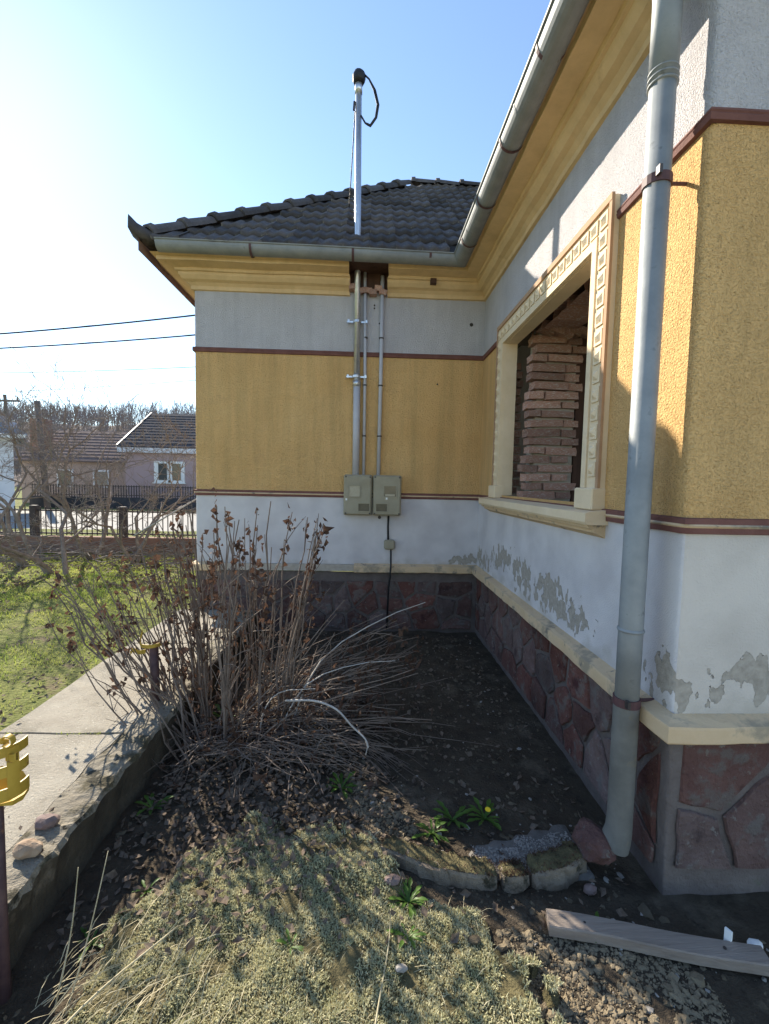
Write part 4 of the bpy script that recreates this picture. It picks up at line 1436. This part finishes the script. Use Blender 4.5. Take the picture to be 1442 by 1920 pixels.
def ribbon(pts, wd, name, par):
    p = spline(pts, 5)
    rows = [p + np.array([0, 0, -wd / 2]), p + np.array([0, 0, wd / 2])]
    tg = np.gradient(p, axis=0)
    nrm = unit(np.cross(tg, (0, 0, 1.0))) * .0025
    rows = [rows[0] - nrm, rows[1] - nrm, rows[1] + nrm, rows[0] + nrm, rows[0] - nrm]
    MB().sweep(rows).build(name, 'yel_metal', par)
ribbon([(c[0] - .03, c[1] - .02, 0.855), (c[0] + .005, c[1] - .03, 0.875), (c[0] + .03, c[1] - .045, 0.865), (c[0] + .045, c[1] - .03, 0.852)], .016, 'curled_strip', p1)
lp = [(c[0] + .058 + .017 * math.cos(a) * 1.0, c[1] - .05, 0.867 + .017 * math.sin(a)) for a in np.linspace(2.9, -2.4, 8)]
pr_ = spline(lp, 3)
MB().sweep([pr_ - (0, .008, 0), pr_ + (0, .008, 0), (pr_ - (c[0] + .058, c[1] - .05, 0.867)) * .82 + (c[0] + .058, c[1] - .042, 0.867), (pr_ - (c[0] + .058, c[1] - .05, 0.867)) * .82 + (c[0] + .058, c[1] - .058, 0.867), pr_ - (0, .008, 0)]).build('curled_strip', 'yel_metal', p1)
ribbon([(c[0] + .04, c[1] - .035, 0.810), (c[0] + .065, c[1] - .045, 0.813), (c[0] + .082, c[1] - .05, 0.822)], .022, 'bent_tab', p1)
p2 = thing('fence_post', 'short dark post with a bent yellow bracket, half hidden in the dead shrub', 'post', (-1.27, 2.70, 0), 'old posts with yellow brackets')
c = (-1.285, 2.70)
MB().tube([(-1.275, 2.70, .2), (c[0], c[1], .60)], .026, 12).build('tube', 'post', p2, smooth=True)
strap_band(p2, (c[0] - .01, c[1]), .06, .60, .622, -2.9, .1)
ribbon([(c[0] - .06, c[1] - .03, .605), (c[0] - .066, c[1] - .03, .64), (c[0] - .05, c[1] - .03, .69)], .03, 'bent_tab', p2)
ribbon([(c[0] - .03, c[1] - .04, .575), (c[0] - .07, c[1] - .04, .57), (c[0] - .10, c[1] - .045, .585), (c[0] - .115, c[1] - .05, .565)], .026, 'bent_tab', p2)

# ------------------------------------------------------------------ the dead shrub
shrub = thing('dead_shrub', 'large dead shrub of dry brown stems with withered leaves in front of the wing', 'shrub', (-.72, 2.72, 0))
gs, gl = MB(), MB()
tips = []
def stem(b, e, sag, r, jit=.015, leafy=0, g=None, side=2):
    b, e = np.array(b), np.array(e)
    n = 8
    t = np.linspace(0, 1, n)[:, None]
    L_ = np.linalg.norm(e - b)
    p = b + (e - b) * t
    p[:, 2] += sag * np.sin(t[:, 0] * math.pi)
    # steeper near the root, splaying further up
    p[:, :2] -= ((e - b)[:2] * .22 * np.sin(t * math.pi)) * (1 if sag >= 0 else 0)
    p[1:] += NR.normal(0, jit, (n - 1, 3)) * L_ * .45
    (g or gs).tube(p, np.linspace(r, r * .38, n), 5, cap=False)
    for k in range(side):
        if R.random() < .75:
            i = R.randint(2, n - 2)
            d = unit(p[i + 1] - p[i] + NR.normal(0, .05, 3))
            q = unit(d + NR.normal(0, .45, 3)) * R.uniform(.06, .30)
            gs.tube([p[i], p[i] + q * .5 + (0, 0, .01), p[i] + q], [r * .45, r * .35, r * .2], 4, cap=False)
            if R.random() < .35:
                tips.append((p[i] + q, .5))
    if leafy:
        tips.append((p[-1], leafy))
        if leafy > .8:
            tips.append((p[-2], leafy * .7))
    return p
# upright stand
CL = [(-1.22 + .085 * i + R.uniform(-.03, .03), R.gauss(2.74, .10), R.gauss(0, .07)) for i in range(10)]
for k in range(84):
    bx_, by_, cl_n = CL[k % 10]
    bx_, by_ = bx_ + R.gauss(0, .02), by_ + R.gauss(0, .03)
    lean = (bx_ + .80) * .60 + cl_n + R.gauss(0, .055)
    h = R.uniform(.75, 1.5) * (1 - .28 * abs(lean))
    stem((bx_, by_, 0), (bx_ + lean, by_ + R.gauss(.02, .10), h), 0, R.uniform(.005, .0095), .02, side=4, leafy=R.choice((0, 0, .5, 1.0)))
# left-hand spray over the path
for k in range(30):
    bx_, by_ = R.uniform(-1.16, -.9), R.gauss(2.62, .13)
    e = (R.uniform(-1.85, -1.25), by_ + R.uniform(-.15, .35), R.uniform(.55, 1.25))
    stem((bx_, by_, .0), e, -.03, R.uniform(.0045, .0075), .02, side=4, leafy=R.choice((0, .0, .4, .8)))
# right-hand stems leaning to the corner
for k in range(48):
    bx_, by_ = R.uniform(-.9, -.3), R.gauss(2.8, .13)
    f_ = R.random()
    e = (bx_ + R.uniform(.25, .95), by_ + R.uniform(-.1, .5), R.uniform(.08, 1.0) * (1 - .35 * f_))
    stem((bx_, by_, .02), e, R.uniform(-.02, .10), R.uniform(.0035, .0065), .014, leafy=R.choice((0, 0, .3, .5)))
for k in range(34):
    bx_, by_ = R.uniform(-.85, -.35), R.gauss(2.75, .12)
    e = (R.uniform(-.15, .45), by_ + R.uniform(-.15, .45), R.uniform(.06, .55))
    stem((bx_, by_, .03), e, R.uniform(.0, .10), R.uniform(.0045, .007), .016, leafy=R.choice((0, .3, .6)), side=3)
# low tangle
for k in range(150):
    bx_, by_ = R.gauss(-.68, .25), R.gauss(2.62, .15)
    a_ = R.uniform(-2.4, .9)
    L_ = R.uniform(.2, .75)
    stem((bx_, by_, R.uniform(.01, .10)), (bx_ + L_ * math.cos(a_) + .1, by_ + L_ * math.sin(a_) * .55, R.uniform(.01, .16)), R.uniform(.0, .08), R.uniform(.002, .005), .03, side=1)
# swept bundle lying on the right
for k in range(26):
    x0, y0 = R.gauss(-.08, .06), R.gauss(2.62, .05)
    stem((x0, y0, .05), (x0 + R.uniform(.22, .40), y0 - R.uniform(.12, .34), .012), .03, .0022, .02, side=0)
gs.build('stems', 'twig', shrub, kind='stuff')
for s_, e_, sag, r_ in (((-.45, 2.72, .05), (.42, 3.0, .80), .10, .0065), ((-.62, 2.62, .12), (-.28, 2.5, .42), .07, .005), ((-.5, 2.66, .06), (.20, 2.72, .50), .12, .0055)):
    g = MB()
    stem(s_, e_, sag, r_, .01, 0, g, 1)
    g.build('branch', 'twig_pale', shrub)
g = MB()
g.tube(spline([(-.45, 2.52, .34), (-.28, 2.47, .365), (-.15, 2.44, .33), (-.06, 2.40, .255), (.015, 2.36, .205), (.035, 2.34, .165)], 4), np.linspace(.0068, .004, 21), 7)
g.tube([(.015, 2.36, .205), (.03, 2.37, .15), (.02, 2.36, .11)], .003, 4)
g.build('branch', 'twig_pale', shrub, smooth=True)
Pl, Sl = [], []
for p, k in tips:
    n = int(1 + k * R.uniform(3, 14))
    for i in range(n):
        Pl.append(np.array(p) + NR.normal(0, 1, 3) * (.012, .012, .05) - (0, 0, .06 * k))
        Sl.append(R.uniform(.022, .06))
for k in range(420):
    Pl.append((R.gauss(-.65, .28), R.gauss(2.66, .16), abs(R.gauss(.05, .22))))
    Sl.append(R.uniform(.02, .05))
leaves(gl, np.array(Pl), np.array(Sl) * .85, 1.5, .55, .85)
gl.build('withered_leaves', 'dead_leaf', shrub, kind='stuff')

# ------------------------------------------------------------------ bare garden trees
def bare_tree(loc, h, spread, label, trunks, seed, depth=5, fine=1.0, lo=.0):
    rr = random.Random(seed)
    t = thing('bare_tree', label, 'tree', loc, 'leafless trees by the garden fence')
    gt, gc = MB(), MB()
    def grow(p, d, L_, r, lv, g):
        n = 4
        pts = [np.array(p)]
        dd = np.array(d)
        for i in range(n):
            dd = unit(dd + np.array([rr.gauss(0, .16), rr.gauss(0, .16), rr.gauss(.03, .10)]))
            pts.append(pts[-1] + dd * L_ / n)
        g.tube(pts, np.linspace(r, r * .62, n + 1), 6 if r > .015 else 4 if r > .006 else 3, cap=False)
        if lv == 0:
            return
        nk = rr.randint(2, 3) + (1 if lv <= 2 else 0)
        for k in range(nk):
            i = rr.randint(2, n) if k else n
            ax_ = unit(dd + np.array([rr.gauss(0, .62), rr.gauss(0, .62), rr.gauss(.06, .42)]))
            grow(pts[i], ax_, L_ * rr.uniform(.6, .85), max(.0032, r * rr.uniform(.45, .64)), lv - 1, gc)
    for k in range(trunks):
        a_ = rr.uniform(0, 6.28)
        d = unit(np.array([math.cos(a_) * spread, math.sin(a_) * spread, 1.0]))
        grow((loc[0] + rr.gauss(0, .06), loc[1] + rr.gauss(0, .06), loc[2] - .03), d, h * rr.uniform(.32, .42), h * .017 * (1 if trunks == 1 else .8), depth, gt)
    gt.build('trunk', 'bark', t)
    gc.build('crown', 'bark', t)
    return t
bare_tree((-4.35, 6.45, .2), 2.7, .6, 'bare many-branched fruit tree standing on the lawn, nearest the camera', 3, 11, 6)
bare_tree((-5.3, 7.1, .2), 2.8, .6, 'bare bushy tree at the far left of the lawn beside the fence', 3, 12, 6)
bare_tree((-3.75, 7.5, .2), 2.3, .6, 'bare twiggy tree by the fence, nearest the house wing', 4, 13, 6)
bare_tree((-4.6, 7.7, .2), 2.8, .5, 'slim bare tree in the middle, right against the fence', 2, 14)

# brushwood piled under the trees
g = MB()
for k in range(170):
    x, y = R.uniform(-6.8, -3.0), R.gauss(7.6, .35)
    a_ = R.gauss(0, .5)
    L_ = R.uniform(.3, 1.1)
    z = .22 + .2 * R.random() ** 2
    g.tube([(x, y, z), (x + L_ * .5 * math.cos(a_), y + L_ * .5 * math.sin(a_), z + R.uniform(0, .15)), (x + L_ * math.cos(a_), y + L_ * math.sin(a_), z + R.uniform(-.05, .15))], [.008, .006, .003], 4, cap=False)
tag(g.build('brushwood', 'bark'), 'cut brushwood heaped along the garden fence', None, kind='stuff')

# ------------------------------------------------------------------ garden fence
FY = 8.4
fence = thing('garden_fence', 'low dark iron bar fence on a red-brown plinth between lawn and road', 'fence', (-5, FY, .2))
MB().bbox((-9.5, FY - .09, .1), (-1.9, FY + .09, .50)).build('plinth_wall', 'fplinth', fence)
for z in (.56, .98):
    MB().bbox((-9.5, FY - .012, z - .014), (-1.9, FY + .012, z + .014)).build('rail', 'fence', fence)
bar0 = MB().box((0, 0, 0), (.014, .014, .52)).build('bar', 'fence', None)
bar = bar0.data
bpy.data.objects.remove(bar0)
x = -9.4
while x < -2.0:
    if abs(((x + 6.12) + .8) % 1.6 - .8) > .06:
        link_copy(bar, 'bar', fence, (x, FY - .02, .79 + R.uniform(-.006, .006)))
    x += .092
for k in range(-2, 3):
    MB().cbox((-6.12 + 1.6 * k, FY, .62), (.12, .12, .9), .012).build('post', 'fence', fence)
dpx = thing('gate_post', 'tall grey post with pale footing at the far left end of the fence', 'post', (-6.75, 8.25, .2))
MB().cbox((-6.78, 8.25, .68), (.14, .14, 1.1), .02).build('shaft', 'pole', dpx)
MB().cbox((-6.6, 8.2, .24), (.42, .22, .12), .03).build('footing', 'concrete', dpx)
o = MB().tube([(-2.25, 6.2, 1.40), (-2.75, 6.25, 1.10), (-3.25, 6.3, .80)], .011, 6).build('pale_rod', 'twig_pale', smooth=True)
tag(o, 'thin pale rod slanting from the wing corner in front of the fence', 'rod')

# ------------------------------------------------------------------ street beyond
def gable_house(name, label, x0, x1, y0, y1, ze, zr, wall, rf, over=.35, hip=None):
    t = thing(name, label, 'house', ((x0 + x1) / 2, y0, 0))
    g = MB().bbox((x0, y0, -.2), (x1, y1, ze))
    ym = (y0 + y1) / 2
    if not hip:
        for x in (x0, x1):
            g.add([(x, y0, ze), (x, y1, ze), (x, ym, zr - .1)], [(0, 1, 2)])
    g.build('wall', wall, t)
    xl, xr = (x0 - over, x1 + over)
    rl, rr_ = (xl, xr) if not hip else (xl + hip[0], xr - hip[1])
    s_ = (zr - ze) / (ym - y0 + over)
    th = .08
    g = MB()
    A = [(xl, y0 - over, ze), (xr, y0 - over, ze), (rr_, ym, zr), (rl, ym, zr), (xl, y1 + over, ze), (xr, y1 + over, ze)]
    B = [(a_, b_, c_ + th) for a_, b_, c_ in A]
    g.add(A + B, [(6, 7, 8, 9), (9, 8, 11, 10), (0, 3, 2, 1), (3, 4, 5, 2), (0, 1, 7, 6), (1, 2, 8, 7), (2, 5, 11, 8), (5, 4, 10, 11), (4, 3, 9, 10), (3, 0, 6, 9), (6, 9, 10), (7, 11, 8)])
    r_ = g.build('roof', rf, t)
    # tile courses as low steps across the slope facing us
    n = int(math.hypot(ym - y0 + over, zr - ze) / .36)
    g = MB()
    for k in range(1, n):
        u = k / n
        yy, z_ = y0 - over + u * (ym - y0 + over), ze + th + u * (zr - ze)
        xa, xb = xl + (rl - xl) * u, xr + (rr_ - xr) * u
        g.add([(xa, yy - .04, z_ + .016), (xb, yy - .04, z_ + .016), (xb, yy + .3, z_ + .27 * s_ + .012), (xa, yy + .3, z_ + .27 * s_ + .012), (xa, yy - .04, z_ - .02), (xb, yy - .04, z_ - .02)], [(0, 1, 2, 3), (4, 5, 1, 0)])
    g.build('tile_courses', rf, r_, kind='stuff')
    return t, r_
ph, pr2 = gable_house('far_house', 'pink house with dark roof and white double window across the road', -12.75, -5, 24, 31, 3.18, 5.40, 'pink', 'droof', .28)
MB().bbox((-13.0, 23.70, 2.92), (-5, 23.998, 3.17)).build('eaves_fascia', 'pale', ph)
rows = [[(-13.06, 23.70, 3.14), (-13.06, 27.5, 5.36)], [(-13.06, 23.70, 3.30), (-13.06, 27.5, 5.54)], [(-12.98, 23.70, 3.30), (-12.98, 27.5, 5.54)]]
MB().sweep(rows).build('verge_board', 'white', pr2)
wn = MB()
for xa, xb in ((-11.23, -11.10), (-10.50, -10.38), (-9.78, -9.66)):
    wn.bbox((xa, 23.90, 1.38), (xb, 24.02, 2.50))
wn.bbox((-11.10, 23.90, 2.38), (-9.78, 24.02, 2.50))
wn.bbox((-11.10, 23.90, 1.38), (-9.78, 24.02, 1.50))
wf = wn.build('window', 'white', ph)
for xa, xb in ((-11.10, -10.50), (-10.38, -9.78)):
    pn = MB().bbox((xa, 23.96, 1.50), (xb, 24.005, 2.38)).build('pane', 'glass', wf)
    s_ = MB()
    s_.bbox((xa, 23.93, 1.5), (xa + .07, 23.958, 2.38))
    s_.bbox((xb - .07, 23.93, 1.5), (xb, 23.958, 2.38))
    s_.build('sash', 'white', wf)
MB().bbox((-11.3, 23.86, 1.32), (-9.6, 24.0, 1.378)).build('sill', 'white', wf)
bh, br2 = gable_house('far_house', 'brown tiled house with tan wall behind the bare trees across the road', -19.6, -13.7, 26, 32, 2.42, 4.4, 'tan', 'broof', .3)
MB().bbox((-19.5, 26.6, 2.8), (-18.7, 27.3, 4.9)).build('chimney', 'fplinth', br2)
for xa in (-17.6, -15.6):
    w1 = MB().bbox((xa, 25.93, 1.0), (xa + .9, 26.02, 2.0)).build('window', 'pale', bh)
    MB().bbox((xa + .1, 25.915, 1.1), (xa + .8, 25.928, 1.9)).build('pane', 'glass', w1)
lh, lr2 = gable_house('far_house', 'white house with blue-grey sheet roof at the far left across the road', -21, -13.1, 17.6, 23, 3.05, 5.6, 'pale', 'bluer', .42, (3.2, 3.2))
MB().bbox((-21.3, 17.16, 2.98), (-12.72, 17.2, 3.12)).build('eaves_fascia', 'white', lh)
w1 = MB().bbox((-14.9, 17.54, 1.1), (-14.0, 17.62, 2.2)).build('window', 'white', lh)
MB().bbox((-14.8, 17.525, 1.2), (-14.1, 17.538, 2.1)).build('pane', 'glass', w1)
piv = Vector((-12.68, 17.18, 0))
lh.rotation_euler = (0, 0, .66)
lh.location = piv + Matrix.Rotation(.66, 3, 'Z') @ (lh.location - piv)
ff = thing('street_fence', 'dark slatted fence with low wall in front of the pink house', 'fence', (-10, 22.4, 0))
MB().bbox((-16.5, 22.35, -.1), (-4, 22.5, .62)).build('plinth_wall', 'droof', ff)
for z in (.72, 1.16):
    MB().bbox((-16.5, 22.40, z - .02), (-4, 22.44, z + .02)).build('rail', 'fence', ff)
g = MB()
for k in range(100):
    g.bbox((-16.4 + k * .125, 22.385, .62), (-16.4 + k * .125 + .05, 22.398, 1.22))
g.build('slats', 'fence', ff, kind='stuff')
o1 = thing('utility_pole', 'leaning dark wooden pole standing alone beyond the road', 'pole', (-14.2, 20.6, 0))
MB().tube([(-14.4, 20.6, 0), (-14.75, 20.6, 4.92)], [.13, .11], 9).build('shaft', 'pole', o1, smooth=True)
o2 = thing('utility_pole', 'distant utility pole with a crossarm above the white house', 'pole', (-31, 40, 0))
MB().tube([(-31.3, 40, 0), (-31.3, 40, 8.5)], [.15, .12], 8).build('shaft', 'pole', o2)
MB().bbox((-32.4, 39.9, 7.9), (-30.1, 40.05, 8.05)).build('crossarm', 'pole', o2)
for x in (-32.2, -30.25):
    MB().tube([(x, 40, 8.05), (x, 40, 8.35)], .06, 6).build('insulator', 'pole', o2)
for z0, z1, r_, lb in ((5.513, 6.205, .021, 'uppermost thick overhead cable left of the house wing'), (5.122, 5.663, .019, 'second thick overhead cable, just below the uppermost one'),
                      (4.451, 4.779, .008, 'thin overhead wire, third from the top'), (3.923, 4.407, .006, 'faintest overhead wire, lowest of the four')):
    sl = (z1 - z0) / 5.35
    p = []
    for x in np.linspace(-30, 6, 40):
        p.append((x, 13, z0 + (x + 10.25) * sl + .0035 * ((x + 7.6) ** 2 - 7)))
    g = MB().tube(p, r_, 6)
    if r_ > .015:
        q = np.array(p) + np.stack([np.zeros(40), .0 * np.arange(40), .014 * np.sin(np.arange(40) * 1.9)], -1)
        g.tube(q, r_ * .6, 5)
    tag(g.build('overhead_cable', 'cable'), lb, 'cable', 'overhead cables')

# ------------------------------------------------------------------ wooded hill
hxs = np.linspace(-260, 60, 81)
hys = np.linspace(45, 300, 40)
def hz_(x, y):
    u = max(0, min(1, (y - 52) / 75))
    return -.5 + 16.5 * u * u * (3 - 2 * u) * (1 + .12 * nz(x, y, 0, .012)) + 1.0 * nz(x, y, 4, .05)
v = [(x, y, hz_(x, y)) for y in hys for x in hxs]
MB().sweep(np.array(v).reshape(len(hys), len(hxs), 3)).build('hill', 'hill', smooth=True, kind='structure')
g = MB()
for k in range(1500):
    y = R.uniform(58, 150)
    x = -y * R.uniform(.28, 1.0)
    z = hz_(x, y)
    H_ = R.uniform(4, 7.5)
    n = 16
    P = np.repeat([[x, y, z]], n, 0) + np.stack([NR.normal(0, .25, n), NR.normal(0, .25, n), NR.uniform(.2, .72, n) * H_], -1)
    D = rnd_dir(n, .1, .85) * NR.uniform(.2, .42, (n, 1)) * H_
    P[0] = (x, y, z)
    D[0] = (R.gauss(0, .3), 0, H_ * .8)
    blades(g, P, D, NR.uniform(.05, .12, n))
tag(g.build('woodland', 'far_tree'), 'leafless woodland covering the hill, coloured grey-brown for haze', None, kind='stuff')
